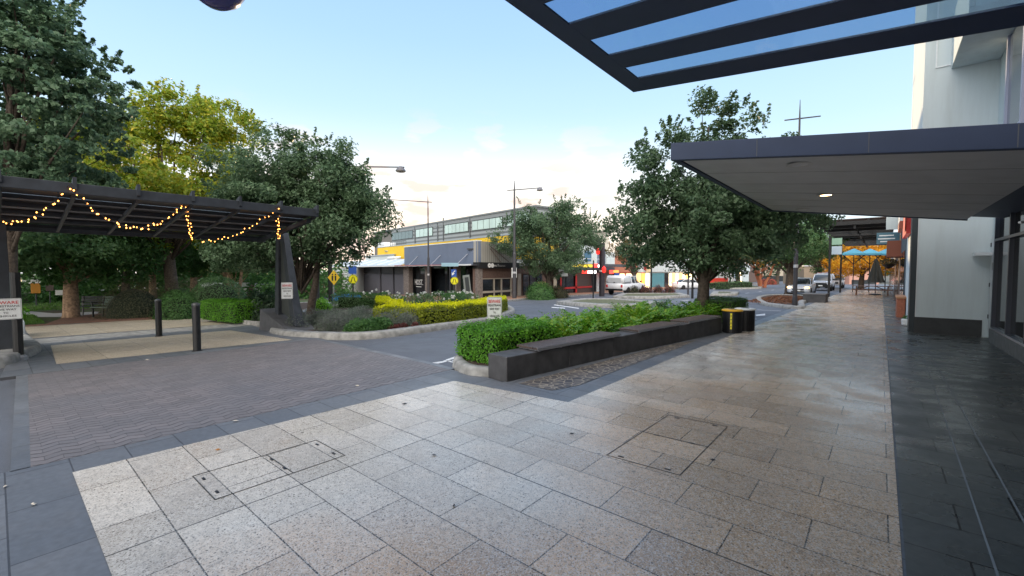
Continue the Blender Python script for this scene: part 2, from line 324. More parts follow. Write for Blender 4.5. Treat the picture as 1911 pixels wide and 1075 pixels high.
def bush_points(kind,d,n,jit=.05):
    """surface points + normals of a rounded box or dome of size d (centre of its base at origin)"""
    hx,hy,h=d[0]/2,d[1]/2,d[2]
    if kind=='dome':
        v=RNG.normal(size=(n,3)); v[:,2]=np.abs(v[:,2])-.25*RNG.uniform(size=n); v/=np.linalg.norm(v,axis=1,keepdims=True)
        P=v*np.array([hx,hy,h]); P[:,2]=np.maximum(P[:,2],.0); N=v
    else:
        A=np.array([2*hx*h,2*hx*h,2*hy*h,2*hy*h,4*hx*hy]); f=RNG.choice(5,n,p=A/A.sum()); u=RNG.uniform(-1,1,n); w=RNG.uniform(0,1,n); P=np.zeros((n,3)); N=np.zeros((n,3))
        for k,(ax,sg) in enumerate((('y',-1),('y',1),('x',-1),('x',1))):
            q=f==k
            if ax=='y': P[q,0]=u[q]*hx; P[q,1]=sg*hy; N[q,1]=sg
            else: P[q,1]=u[q]*hy; P[q,0]=sg*hx; N[q,0]=sg
            P[q,2]=w[q]*h
        q=f==4; P[q,0]=u[q]*hx; P[q,1]=(w[q]*2-1)*hy; P[q,2]=h; N[q,2]=1
        # round the edges
        c=np.array([0,0,h/2]); E=(P-c)/np.array([hx,hy,h/2]); e=np.sort(np.abs(E),axis=1)[:,1]; P=c+(P-c)*(1-.10*np.maximum(0,e-.75)[:,None]*4*np.array([min(1,.35/hx),min(1,.35/hy),1]))
    P=P+N*RNG.normal(size=(n,1))*jit+RNG.normal(size=(n,3))*jit*.4
    lump=np.sin(P[:,0:1]*5.1+P[:,1:2]*3.3)*np.sin(P[:,1:2]*4.7+P[:,2:3]*6)*jit*.8; P+=N*lump
    P[:,2]=np.maximum(P[:,2],.01); return P,N
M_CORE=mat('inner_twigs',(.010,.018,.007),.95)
def bush(name,label,x,y,d,m,kind='dome',n=3000,leaf=.05,rz=0,jit=.05,group=None,h=0,cat='bush',up=.3,asp=.5,core=.82):
    t=thing(name,label,cat,gp(x,y,h),rz,group); P,N=bush_points(kind,d,n,jit); leaves('foliage',P,leaf,m,t,Nrm=N,up=up,asp=asp)
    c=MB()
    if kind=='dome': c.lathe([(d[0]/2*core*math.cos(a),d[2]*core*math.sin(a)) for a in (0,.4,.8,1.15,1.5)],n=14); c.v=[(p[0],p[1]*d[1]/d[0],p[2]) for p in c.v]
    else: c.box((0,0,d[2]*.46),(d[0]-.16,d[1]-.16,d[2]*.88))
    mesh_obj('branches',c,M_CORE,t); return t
L_DARK=leafmat('leaf_dark_green',(.055,.135,.055),(.135,.245,.09))
L_DARK2=leafmat('leaf_blue_green',(.065,.13,.07),(.15,.235,.12))
L_MAPLE=leafmat('leaf_maple_green',(.065,.135,.085),(.15,.24,.13))
L_PARK=leafmat('leaf_park_green',(.035,.11,.035),(.11,.24,.06))
L_YG=leafmat('leaf_yellow_green',(.10,.22,.03),(.24,.34,.03),(.58,.45,.04),tr=.45)
L_YEL=leafmat('leaf_autumn_yellow',(.55,.28,.02),(.80,.45,.03),(.6,.2,.03),tr=.5)
L_BOX=leafmat('leaf_box_green',(.05,.20,.015),(.16,.40,.03),tr=.35)
L_LIME=leafmat('leaf_lime',(.08,.30,.015),(.22,.50,.02),tr=.4)
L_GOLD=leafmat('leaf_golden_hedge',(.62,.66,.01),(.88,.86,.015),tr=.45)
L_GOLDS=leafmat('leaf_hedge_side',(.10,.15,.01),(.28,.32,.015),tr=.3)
L_LAV=leafmat('leaf_lavender',(.075,.12,.085),(.16,.20,.15),(.20,.17,.22))
L_FERN=leafmat('leaf_philodendron',(.03,.13,.012),(.10,.27,.02),(.28,.36,.03),rough=.3,tr=.3)
L_BRONZE=leafmat('leaf_bronze_shrub',(.05,.06,.03),(.11,.10,.055))
L_RED=leafmat('leaf_red_shrub',(.10,.03,.03),(.22,.08,.07))
L_LEMON=leafmat('petal_white',(.7,.7,.66),(.85,.84,.8))
# ---------------------------------------------------------------- camera maths used to read places off the ground
_s,_c=math.sin(YAW),math.cos(YAW)
def ray(u,v):
    a=(u-955.5)/FPX; b=(537.5-v)/FPX; f=math.cos(PIT)+b*math.sin(PIT); up=-math.sin(PIT)+b*math.cos(PIT)
    return (a*_c-f*_s,a*_s+f*_c,up)
def G(u,v):
    d=ray(u,v); t=.5
    while t<600 and H+d[2]*t>zg(d[0]*t,d[1]*t): t+=.5
    lo,hi=t-.5,t
    for _ in range(30):
        m=(lo+hi)/2
        if H+d[2]*m>zg(d[0]*m,d[1]*m): lo=m
        else: hi=m
    return (d[0]*lo,d[1]*lo)
def Z(u,depth):
    """ground point on the bearing of u at a given depth"""
    a=(u-955.5)/FPX*depth; return (a*_c-depth*_s,a*_s+depth*_c)
def GG(*p): return [G(*q) for q in p]
# ---------------------------------------------------------------- ground
sheet('ground',[(-700,-300),(400,-300),(400,900),(-700,900)],mat('distant_ground',(.10,.10,.085),.9,noise=.3,nscale=.2),-.14)
sheet('road',[(-62,-40),(-3.2,-40),(-3.2,180),(-62,180)],M_ASPH,-.045)
sheet('footpath',[(-5.32,-6),(-5.32,4.75),(-4.5,4.75),(-4.15,4.7),(-3.2,12.6),(-3.2,120),(9,120),(9,-6)],M_BLUE,0,.12)
sheet('granite_paving',[(-4.9,.35),(-4.72,4.28),(-2.89,4.48),(-2.89,62),(.13,62),(.13,.35)],M_TAN,.004)
sheet('basalt_paving',[(.145,-5),(.145,60),(8,60),(8,-5)],M_DARK,.004)
sheet('stone_inlay',[G(968,716),G(1030,729),G(1082,719),(-3.22,6.5),(-3.2,9),G(1300,635),(-3.45,9.9)],M_CRAZY,.005)
sheet('paved_crossing',[(-5.3,.14),(-5.3,4.72),(-10.9,5.15),(-10.78,.3)],M_ZIG,.002,.1)
sheet('crossing_edge_strip',[(-5.3,.03),(-5.3,.14),(-10.8,.3),(-10.8,.17)],M_BLUE,.0,.1)
sheet('crossing_edge_strip',[(-5.32,4.72),(-5.32,4.84),(-10.9,5.28),(-10.9,5.15)],M_BLUE,.003,.1)
sheet('median_footpath',[(-10.8,.0),(-10.9,5.3),(-13.2,5.1),(-16.3,5.6),(-16.3,.1),(-13,.1)],M_BLUE,.003,.1)
sheet('cream_paving',[(-11.75,.69),(-11.2,4.75),(-15.14,4.6),(-15.57,.83)],M_TAN2,.007)
sheet('drain_channel',[(-16.3,.1),(-16.3,5.6),(-17.9,5.6),(-17.9,.1)],M_KERB,-.004,.1)
sheet('park_footpath',[(-17.9,-8),(-17.9,7),(-24.6,9),(-24.6,-8)],M_BLUE,.0,.1)
sheet('cream_paving',[(-18.2,.6),(-17.7,5.6),(-22.9,6.2),(-23.6,.6)],M_TAN2,.004)
M_BRICKP=None
t=NT('red_brick_path'); br=t.brick(t.mapv(),(.20,.085,.055),(.28,.13,.085),(.12,.08,.06),.23,.115,.006); t.col(t.mix(t.rng(t.noise(1,4),.4,.7,0,.5),br.outputs['Color'],(.16,.12,.09))); t.rough(.8); M_BRICKP=t.m
t=NT('lawn_soil'); t.col(t.mix(t.rng(t.noise(.8,5),.42,.6,0,1),(.045,.085,.02),(.07,.05,.03))); t.rough(.95); t.bump(t.noise(60,3),.6,.02); M_LAWN=t.m
sheet('park_ground',[(-24.6,-22),(-24.6,16),(-30,18),(-61,18),(-61,-22)],M_LAWN,.0,.1)
sheet('brick_path',[G(80,607),G(420,590),G(330,583),G(200,584),G(120,592)],M_BRICKP,.012)
sheet('brick_edging',[(-24.6,-3),(-24.6,9),(-23.75,8.6),(-23.75,-3)],M_BRICKP,.006)
t=NT('pale_path_concrete'); t.col(t.mix(t.noise(2,4),(.36,.35,.37),(.48,.46,.45))); t.rough(.8); M_PATH=t.m
sheet('park_path',[G(20,582),G(60,592),G(120,592),G(180,587),G(186,582),G(100,585),G(52,581)],M_PATH,.010)
# grass tufts on the two lawns
def grass(name,polys,n,h=.05,m=None):
    P=[]
    for (x0,x1,y0,y1) in polys: P+= [(x,y,zg(x,y)+h*.5) for x,y in zip(RNG.uniform(x0,x1,n),RNG.uniform(y0,y1,n))]
    o=leaves(name,P,h*2,m,None,up=-.2,asp=.3); tag(o,'short green lawn grass under the park trees','grass',None,'stuff')
grass('lawn_grass',[(-33,-25,-2,1.2),(-55,-38,-4,6)],9000,.06,leafmat('grass_blade',(.05,.14,.02),(.12,.24,.04)))
# islands
med=smoothpoly([(-13.7,5.15),(-12.2,5.0),(-10.9,5.35),(-9.95,6.0),(-9.75,7.2),(-10.05,9.9),(-10.95,12.5),(-13.0,15.6),(-17,19.0),(-21,20.5),(-25,17),(-24,12),(-19.5,8.3),(-15.6,6.4)],4)
kerb_island(med,w=.34)
kerb_island([(-15.2,5.75),(-16.8,6.3),(-20.5,9.3),(-27,14),(-30,15),(-29,8.5),(-23.9,6.6),(-19.6,5.35)],w=.2)
pl=smoothpoly([(-4.62,4.72),(-5.2,4.76),(-5.85,5.35),(-6.5,7),(-6.9,10),(-6.7,13.5),(-5.7,16.3),(-4.3,16.9),(-3.42,16.3),(-3.32,12.6),(-3.9,8.6),(-4.25,5.4)],4)
kerb_island(pl,w=.18)
kerb_island(smoothpoly([(-12.4,.0),(-13.0,.28),(-14.3,.62),(-16.2,.6),(-19,.2),(-22,-3),(-15,-3.5),(-12.6,-1)],3),w=.5,h=.17)
kerb_island(smoothpoly([G(1418,567),G(1440,571),G(1500,577),(-3.3,30),(-3.3,36.5),(-4.6,39.5),(-6.6,38.5),(-6.4,33)],3),w=.3,name='kerb_extension')
M_LEAFLIT=mat('leaf_litter',(.16,.075,.045),.9,noise=.5,nscale=25,bump=1,bscale=40)
for n_,P in (('traffic_island',[G(1037,567),G(1110,573),G(1185,574),G(1240,568),G(1150,561),G(1085,561)]),('traffic_island',[G(1143,556),G(1215,557.5),G(1288,554.5),G(1270,549.5),G(1160,550)]),('traffic_island',[G(1325,552),G(1375,551),G(1380,547),G(1330,546)]),('traffic_island',[G(1330,540),G(1420,538.5),G(1425,535),G(1335,535)])):
    kerb_island(P,soil=mat('weedy_soil',(.10,.11,.06),.95,noise=.5,nscale=9),w=.55,h=.16,name=n_)
# kerb along the far footpath and the far footpath itself
sheet('far_footpath',[(-22.3,19.5),(-19.6,22),(-20.9,26.5),(-20.9,33),(-21.6,44),(-22,120),(-62,120),(-62,26)],mat('brick_footpath',(.26,.15,.10),.85,noise=.25,nscale=4),.06,.2)
sheet('far_kerb',[(-22.25,19.2),(-19.4,21.85),(-20.7,26.4),(-20.7,33),(-21.4,44),(-21.8,120),(-22,120),(-21.6,44),(-20.9,33),(-20.9,26.5),(-19.6,22),(-22.3,19.5)],M_KERB,.066,.2)
# road markings
M_MARK=mat('road_paint',(.62,.64,.66),.6,noise=.35,nscale=9)
def mark(name,P): o=sheet(name,P,M_MARK,-.041); return o
for a in (20.5,24.5,28.5,32.5,36.5,41,46,52,59,67,76): 
    x=-9.9; mark('lane_marking',[(x,a),(x+.12,a),(x+.12,a+1.7),(x,a+1.7)])
for a in (38,44,51,58): mark('lane_marking',[(-13.2,a),(-13.08,a),(-13.08,a+2),(-13.2,a+2)])
for a in (17.5,22.5,28.5): mark('bay_marking',[(-5.6,a),(-3.4,a+.25),(-3.4,a+.35),(-5.6,a+.1)])
mark('chevron_marking',GG((1103,562.5),(1150,561.8),(1140,569)))
mark('edge_marking',GG((1035,567),(1080,573.2),(1080,574.6),(1033,568)))
mark('edge_marking',GG((1030,571.5),(1055,573),(1054,574.6),(1029,572.6)))
for P in (((800,673.2),(813,671.6),(835,668.5),(840,669.5),(818,674)),((832,667),(850,661),(872,655),(872,656.4),(852,664),(836,669)),((826,668.5),(850,674),(866,675.5),(866,673.3),(846,671),(834,667.2)),((843,668),(872,664),(872,665.4),(845,670)),((815,681),(828,679.5),(829,681),(817,682.6))):
    mark('road_letter_marking',GG(*P))
mark('drain_marking',GG((1410,585.5),(1428,583.5),(1428,586.5),(1412,587.5)))
# ---------------------------------------------------------------- hedges, shrubs, beds
bush('clipped_hedge','bright green rounded hedge at the near end of the dark concrete bench wall',-5.12,5.92,(1.1,1.5,.58),L_BOX,'box',12000,.045,-.06,.035,h=.05,cat='hedge')
bush('clipped_hedge','flat topped hedge behind the two litter bins at the end of the long planter',-4.0,15.45,(1.25,1.6,.76),leafmat('leaf_fine_hedge',(.04,.13,.015),(.10,.22,.03)),'box',9000,.035,-.05,.02,h=.03,cat='hedge')
# philodendron clumps: lobed leaves on arching stalks
def frond(mb,base,az,tilt,L,W,roll=0):
    pts=[]; 
    for i in range(6):
        s=i/5; r=L*s; e=tilt-s*s*.9; pts.append(None)
    p=Vector(base); dirh=Vector((math.cos(az),math.sin(az),0)); side=Vector((-math.sin(az),math.cos(az),0)); P=[p.copy()]; e=tilt
    for i in range(7):
        e=tilt-(i/7)**1.5*1.15; p=p+(dirh*math.cos(e)+Vector((0,0,math.sin(e))))*(L/7); P.append(p.copy())
    def q(i,sd,wl,wid): # a finger lobe
        b=P[i]; f=(P[min(i+1,7)]-P[i-1]).normalized(); d=(side*sd+f*.75).normalized(); nrm=f*wid
        mb.add([b-nrm*.5,b+nrm*.5,b+d*wl*.6+nrm*.55+Vector((0,0,.01)),b+d*wl-Vector((0,0,wl*.18)),b+d*wl*.6-nrm*.5],[(0,1,2,3,4)])
    for i in range(3,8):
        wl=W*(1-abs(i-4.5)/5.5)
        for sd in(-1,1): q(i,sd,wl*random.uniform(.85,1.1),W*.30)
    mb.add([P[6],P[7]+side*.02,P[7]+(P[7]-P[6])*.9,P[7]-side*.02],[(0,1,2,3)])
    for i in range(7): mb.add([P[i]-side*.006,P[i]+side*.006,P[i+1]+side*.006,P[i+1]-side*.006],[(0,1,2,3)])
fm=MB(); N_=165
for k in range(N_):
    Y=6.75+8.6*(k+random.random()*.8)/N_; xl=-6.45+.1*math.sin(Y); xr=min(-3.72,-4.25+(Y-7)*.098-.42); X=random.uniform(xl,xr) if k%3 else xr-random.uniform(0,.25)
    hh=random.uniform(.75,1.05)*(1+.022*(Y-6.7))
    for j in range(13): frond(fm,(X+random.uniform(-.07,.03),Y+random.uniform(-.07,.07),zg(X,Y)+.08),random.uniform(0,2*PI),random.uniform(.35,1.45),hh*random.uniform(.45,.72),random.uniform(.10,.17))
tag(mesh_obj('philodendron_bed',fm,L_FERN),'glossy lobed green philodendron leaves filling the long planter behind the bench','ground cover',None,'stuff')
# lavender, catmint and low flowers at the nose of the round bed
def bed(name,label,cat,poly,n,h,leaf,m,asp=.18,kind='stuff',clump=70,up=-.3):
    xs=[p[0] for p in poly]; ys=[p[1] for p in poly]; c=[]
    def inside(x,y):
        r=False
        for i in range(len(poly)):
            a,b=poly[i-1],poly[i]
            if (a[1]>y)!=(b[1]>y) and x<(b[0]-a[0])*(y-a[1])/(b[1]-a[1])+a[0]: r=not r
        return r
    while len(c)<clump:
        x,y=random.uniform(min(xs),max(xs)),random.uniform(min(ys),max(ys))
        if inside(x,y): c.append((x,y))
    P=[];k=n//clump
    for x,y in c:
        hh=h*random.uniform(.65,1.15); v=in_ball(k); r=hh*.75; v=v*[r,r,hh*.75]; v[:,2]=np.abs(v[:,2])*1.2; P.append(v+[x,y,zg(x,y)+.08])
    o=leaves(name,np.vstack(P),leaf,m,None,up=up,asp=asp); return tag(o,label,cat,None,kind)
bed('lavender_bed','grey green lavender mounds filling the near nose of the round garden bed','lavender',[(-13.3,5.7),(-11.2,5.75),(-10.4,6.5),(-10.4,8.2),(-13,9.5),(-15,8)],52000,.55,.07,L_LAV,.2,clump=46)
bed('low_flower_bed','low leafy green plants with tiny white flowers beside the bed kerb','ground cover',[(-11.2,5.7),(-10.5,6.2),(-10.3,7.0),(-10.9,7.0)],7000,.38,.06,L_PARK,.5,clump=12)
bed('red_flower_bed','low reddish flowering plants along the kerb in front of the golden hedge','ground cover',[(-10.35,6.9),(-10.2,8.0),(-10.5,8.0),(-10.65,7.0)],2500,.16,.05,L_RED,.5,clump=10)
bed('mauve_flower_bed','mauve flower spikes behind the lavender in the round bed','flowers',[(-12.2,8.3),(-11.5,8.0),(-12.2,10),(-13.3,9.4)],6000,.60,.06,leafmat('petal_mauve',(.16,.13,.17),(.30,.24,.30)),.3,clump=14)
# golden-topped hedge: runs along the kerb inside the bed
def hedge_run(name,label,pts,w,h,n,m_side,m_top,leaf=.05,cat='hedge'):
    t=thing(name,label,cat,(0,0,0)); Ps=[];Ns=[];Pt=[]; core=MB()
    segs=[(Vector(a),Vector(b)) for a,b in zip(pts,pts[1:])]; L=sum((b-a).length for a,b in segs)
    for a,b in segs:
        d=(b-a); ln=d.length; k=int(n*ln/L); u=d.normalized(); nn=Vector((-u.y,u.x))
        for i in range(k):
            s=random.uniform(-.28,ln+.28); q=a+u*s; g=zg(q.x,q.y)+.06; r=random.random()
            hh=h*(1+.06*math.sin(s*2.3)+.04*math.sin(s*5.1))
            if r<.62:
                sd=-1 if random.random()<.7 else 1; z=random.random(); o_=nn*sd*(w/2-.05*z*z+random.gauss(0,.03)); Ps.append((q.x+o_.x,q.y+o_.y,g+z*hh)); Ns.append((nn.x*sd,nn.y*sd,.25))
            else:
                o_=nn*random.uniform(-1,1)*w/2; Pt.append((q.x+o_.x,q.y+o_.y,g+hh+random.gauss(0,.035)))
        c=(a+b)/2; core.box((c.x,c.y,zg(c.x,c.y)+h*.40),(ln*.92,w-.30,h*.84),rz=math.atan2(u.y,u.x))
    for e in (0,-1):
        a=Vector(pts[e]); 
        for i in range(int(n*.04)): Ps.append((a.x+random.uniform(-w/2,w/2),a.y+random.uniform(-w/2,w/2)*.4,zg(a.x,a.y)+.06+random.random()*h)); Ns.append((0,0,.3))
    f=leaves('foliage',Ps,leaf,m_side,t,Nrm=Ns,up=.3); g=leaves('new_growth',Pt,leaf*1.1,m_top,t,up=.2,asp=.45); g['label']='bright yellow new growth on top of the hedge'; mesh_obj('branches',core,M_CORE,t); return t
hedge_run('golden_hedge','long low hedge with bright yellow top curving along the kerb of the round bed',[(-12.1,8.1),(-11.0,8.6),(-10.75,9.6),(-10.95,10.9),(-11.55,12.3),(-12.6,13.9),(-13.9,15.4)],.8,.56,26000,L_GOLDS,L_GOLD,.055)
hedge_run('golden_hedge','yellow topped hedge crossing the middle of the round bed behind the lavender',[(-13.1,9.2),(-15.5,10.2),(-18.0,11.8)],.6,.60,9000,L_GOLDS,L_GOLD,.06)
hedge_run('clipped_hedge','flat green hedge at the back of the round bed behind the white roses',[(-16.3,14.6),(-18.6,17.2)],.9,.62,7000,L_DARK,L_PARK,.06)
hedge_run('clipped_hedge','low dark hedge in front of the blue planter tubs',[(-21.6,11.6),(-19.2,12.6)],.8,.75,6000,L_DARK,L_PARK,.06)
# white roses
M_ROSE=L_LEMON
for k,(u,v) in enumerate(((715,566),(742,564),(770,566),(795,563),(820,565),(845,563),(735,572),(790,572),(840,571),(868,566),(690,569),(880,571))):
    x,y=G(u,v+9); hh=random.uniform(.6,.85)
    t=thing('rose_bush','leggy white flowering rose bush in the round garden bed','rose bush',gp(x,y,.05),0,'white roses in the round bed')
    P=in_ball(700)*[.55,.55,hh*.5]+[0,0,hh*.55]; leaves('foliage',P,.07,L_DARK if k%2 else L_PARK,t)
    st=MB()
    for j in range(7): a=random.uniform(0,6.28); st.tube([(0,0,0),(math.cos(a)*.15,math.sin(a)*.15,hh*.5),(math.cos(a)*.35,math.sin(a)*.35,hh*1.0)],[.014,.01,.006],5)
    mesh_obj('stem',st,M_BARK,t)
    for j in range(6):
        a=random.uniform(0,6.28); r=random.uniform(.1,.5); q=np.array([math.cos(a)*r,math.sin(a)*r,hh*random.uniform(.75,1.15)])
        leaves('flower',in_ball(16)*.05+q,.075,M_ROSE,t,asp=.8)
# shrubs on the left
bush('box_hedge','bright green box hedge left of the right arbour base',*G(432,601),(2.5,1.0,.75),L_BOX,'box',8000,.055,.15,.03,h=.05,cat='hedge')
bush('leafy_shrub','dark glossy shrub between the box hedge and the arbour base',*G(488,599),(2.2,1.3,.95),leafmat('leaf_glossy_dark',(.02,.06,.03),(.08,.13,.07),rough=.35),'dome',4200,.12,.1,.12,h=.05,asp=.4)
bush('dome_shrub','tall clipped round bush behind the bright box hedge',*G(408,589),(2.6,2.4,1.75),L_DARK,'dome',10000,.06,0,.03)
bush('bronze_shrub','wide bronze green feathery shrub beside the park benches',*G(252,591),(3.4,2.4,1.55),L_BRONZE,'dome',8000,.08,0,.16,asp=.2)
bush('bronze_shrub','bronze shrub behind the small green bush near the bollards',*G(335,587),(3.0,2.0,1.55),L_BRONZE,'dome',6500,.08,0,.16,asp=.2)
bush('green_bush','rounded green bush with white blossoms behind the bollards',*G(336,593),(2.6,1.6,1.1),L_PARK,'dome',6500,.075,0,.08)
bush('lime_shrub','small lime green shrub at the foot of the big left tree',*G(600,582),(.9,.9,.6),L_LIME,'dome',1500,.08,0,.06)
bush('leafy_shrub','spreading green bush under the middle street tree',*G(1008,557),(4.2,1.8,1.1),L_PARK,'dome',5000,.12,-.9,.15,asp=.45)
bush('leafy_shrub','brownish low bush right of the middle street tree trunk',*G(1042,554.5),(3.2,1.4,.85),L_BRONZE,'dome',3000,.12,-.9,.12,asp=.4)
for (u,lb) in ((1184,'round reddish plant ball nearest the parked white utility'),(1205,'second round reddish plant ball on the traffic island'),(1228,'third round reddish plant ball on the traffic island'),(1249,'reddish plant ball at the right end of the island row')):
    bush('potted_ball_shrub',lb,*G(u,549.5),(1.0,1.0,.75),L_RED if u>1190 else L_BRONZE,'dome',900,.09,0,.06,h=.05,group='round shrubs on the traffic island')
for (u,lb) in ((1426,'red flowering round shrub left of the pair across the road'),(1441,'red flowering round shrub right of the pair across the road')):
    bush('round_red_shrub',lb,*G(u,531),(1.6,1.6,1.1),leafmat('leaf_red_flower',(.4,.08,.05),(.55,.14,.09)),'dome',900,.14,0,.08,cat='bush')
bush('dark_hedge','dark low hedge on the far traffic island',*G(1365,539),(7,1.6,.9),L_DARK,'box',2500,.12,1.2,.05,cat='hedge')
# ---------------------------------------------------------------- trees
_t=Z(568,16.3)
tree('street_tree','large dense round green tree behind the right arbour post',_t[0],_t[1],1.7,[(-.2,-.1,4.2,2.75,2.75,2.1),(-.3,-.2,5.5,2.0,2.0,1.55),(.9,.75,5.4,1.3,1.3,1.2),(1.5,1.2,4.1,1.3,1.3,1.6),(-1.6,-1.3,4.9,1.5,1.5,1.5),(1.1,.9,3.5,1.8,1.8,1.3),(-2.0,-1.6,3.1,1.8,1.8,1.2),(-.9,-.75,2.7,2.3,2.3,1.1)],L_DARK2,.22,85000,430,.46,.115,stems=2,fork=1.35,wisps=130,base=1.8,group='street trees',shell=.45,lean=(-.3,-.2))
tree('street_tree','tall upright tree growing from the far end of the long planter',-4.42,14.85,2.0,[(0,0,3.35,2.2,2.2,1.3),(-.2,-.2,4.5,1.8,1.8,1.6),(-1.25,-1.05,4.6,.75,.75,1.5),(-.9,-.75,5.7,.4,.4,.7),(.15,.1,6.0,.75,.75,1.6),(.8,.65,5.7,.7,.7,1.4),(1.5,1.3,5.0,.8,.8,1.5),(2.0,1.7,3.8,1.7,1.7,1.4),(1.1,.9,4.0,1.7,1.7,1.6),(-1.5,-1.25,3.4,1.2,1.2,1.2),(.6,.5,2.7,2.3,2.3,1.1),(-.9,-.8,2.5,1.6,1.6,.8)],L_DARK2,.21,68000,360,.42,.115,fork=1.3,wisps=110,base=1.3,group='street trees',shell=.45)
tree('street_tree','tree rooted in the leaf strewn kerb extension beside the silver sedan',*Z(1474,37.5),2.4,[(0,0,4.6,3.2,3.2,2.0),(1.6,1.4,4.0,2.0,2.0,1.3),(-1.8,-1.4,4.3,1.9,1.9,1.4),(.3,.3,5.8,2.0,2.0,1.2)],L_DARK,.34,22000,150,.6,.16,fork=2.0,wisps=30,base=2.4,group='street trees')
tree('street_tree','wide green tree in front of the shops left of the white utility',*G(1024,555),2.2,[(0,0,4.6,3.5,3.5,2.2),(-1.3,-1,6.3,1.6,1.6,1.6),(1.0,.8,6.4,1.7,1.7,1.9),(2.3,1.9,5.2,1.6,1.6,1.6),(-2.2,-1.9,4.9,1.7,1.7,1.7),(.2,.2,2.8,3.0,3.0,1.1)],L_DARK2,.28,44000,280,.6,.15,fork=1.5,wisps=60,base=1.3,group='street trees')
tree('young_tree','thin open crowned young tree right of the white utility',*G(1183,547),2.2,[(0,0,4.3,1.9,1.9,1.3),(-.7,-.6,6.0,.6,.6,1.2),(.5,.4,6.0,.6,.6,1.1),(-1.4,-1.2,4.1,1.2,1.2,.8),(1.3,1.1,4.4,1.1,1.1,.9)],leafmat('leaf_sparse',(.05,.08,.035),(.16,.15,.06),(.22,.12,.05)),.17,7000,80,.55,.15,fork=1.8,wisps=24,base=1.9,group='street trees')
_t=Z(10,12.5)
tree('maple_tree','dark broad leaved tree reaching in over the arbour at the left edge',_t[0],_t[1],3.2,[(-.8,-.6,6.0,2.6,2.6,2.2),(.6,.5,8.0,1.9,1.9,1.6),(1.5,1.3,7.6,1.5,1.5,1.1),(1.7,1.5,6.5,1.3,1.3,.9),(1.5,1.3,5.4,1.5,1.5,.9),(.5,.4,4.6,2.4,2.2,1.0),(-.5,-.4,8.6,2.4,2.4,1.4),(.9,.8,9.2,1.3,1.3,.8)],L_MAPLE,.22,46000,620,.28,.12,flat=.55,wisps=150,base=3.1,fork=3,asp=.75,up=.5,limbs=60)
tree('autumn_tree','tall airy tree turning yellow behind the arbour roof',-26.5,5.6,3.5,[(0,0,5.6,4.2,4.2,2.6),(-3.0,-2.6,6.4,2.6,2.6,2.0),(-1.6,-1.3,8.8,1.4,1.4,1.4),(.4,.4,9.3,1.8,1.8,1.6),(2.0,1.8,8.6,1.6,1.6,1.6),(-3.3,-3.0,8.2,1.6,1.6,1.4),(-2.6,-2.6,5.5,1.9,1.9,1.6),(2.9,2.5,6.0,1.5,1.5,1.6)],L_YG,.28,80000,480,.6,.17,flat=.7,wisps=160,base=3.2,fork=3.0,shell=.4)
pk=[(-24.9,-.2,'rough barked park tree left of the small flowering trunk',.26,M_BARK,5.0,3.4),(-28.3,2.2,'park tree with low leafy crown beside the brick path',.28,M_BARKP,4.7,3.2),(-33,6.0,'park tree behind the bronze shrubs',.2,M_BARKP,5.0,3.6),(-37,-1.5,'tall dark park tree behind the left arbour post',.3,M_BARK,5.5,4.0),(-39,9.5,'dark park tree with orange trunk behind the round bush',.25,M_BARKP,5.2,4.2),(-44,3.5,'large dark tree closing the back of the park',.35,M_BARK,6.0,4.8),(-31,-5,'broad park tree at the left edge behind the white sign',.3,M_BARK,5.5,4.0),(-47,14,'tall green tree at the far corner of the park',.35,M_BARK,6.0,4.8),(-52,-4,'far park tree behind the pale path',.35,M_BARK,6.5,5.5),(-55,8,'far dark tree between the park and the shops',.35,M_BARK,6.5,5.5)]
for i,(x,y,lb,tr_,bk,cz,r) in enumerate(pk):
    big=x<-36
    tree('park_tree',lb,x,y,2.4,[(0,0,cz,r,r,2.6),(-r*.4,-r*.3,cz+1.3,r*.6,r*.6,1.6),(r*.45,r*.3,cz-.9,r*.8,r*.8,1.9),(-r*.3,r*.5,cz-1.5,r*.85,r*.85,1.7),(0,-r*.3,cz-2.0,r*.8,r*.8,1.3)],L_PARK if i%3 else L_DARK,tr_,20000 if big else 30000,170 if big else 260,.7 if big else .55,.26 if big else .16,fork=2.0,base=1.0 if big else 1.55,bark=bk,group='park trees',limbs=16,wisps=10)
Pk=[]
for k in range(70):
    a=random.random(); x=-58+random.uniform(-3,3) if k%3 else random.uniform(-58,-40); y=-25+50*a if k%3 else random.choice((-22,19))+random.uniform(-2,2); v=in_ball(650)*[3,3,2.6]; v[:,2]=np.abs(v[:,2])*1.5; Pk.append(v+[x,y,zg(x,y)])
tag(leaves('park_shrubbery',np.vstack(Pk),.38,L_PARK,None),'dark mass of shrubbery closing the back of the park','shrubbery',None,'stuff')
tree('multi_stem_tree','small pale multi stemmed tree behind the round clipped bush',*Z(437,27),1.2,[(0,0,3.6,2.2,2.2,1.5),(1.3,1.1,3.4,1.3,1.3,1.1),(-1.4,-1.1,3.4,1.5,1.5,1.2)],L_DARK,.13,12000,110,.5,.13,stems=4,fork=1.2,bark=M_BARKP,base=2.1,limbs=14)
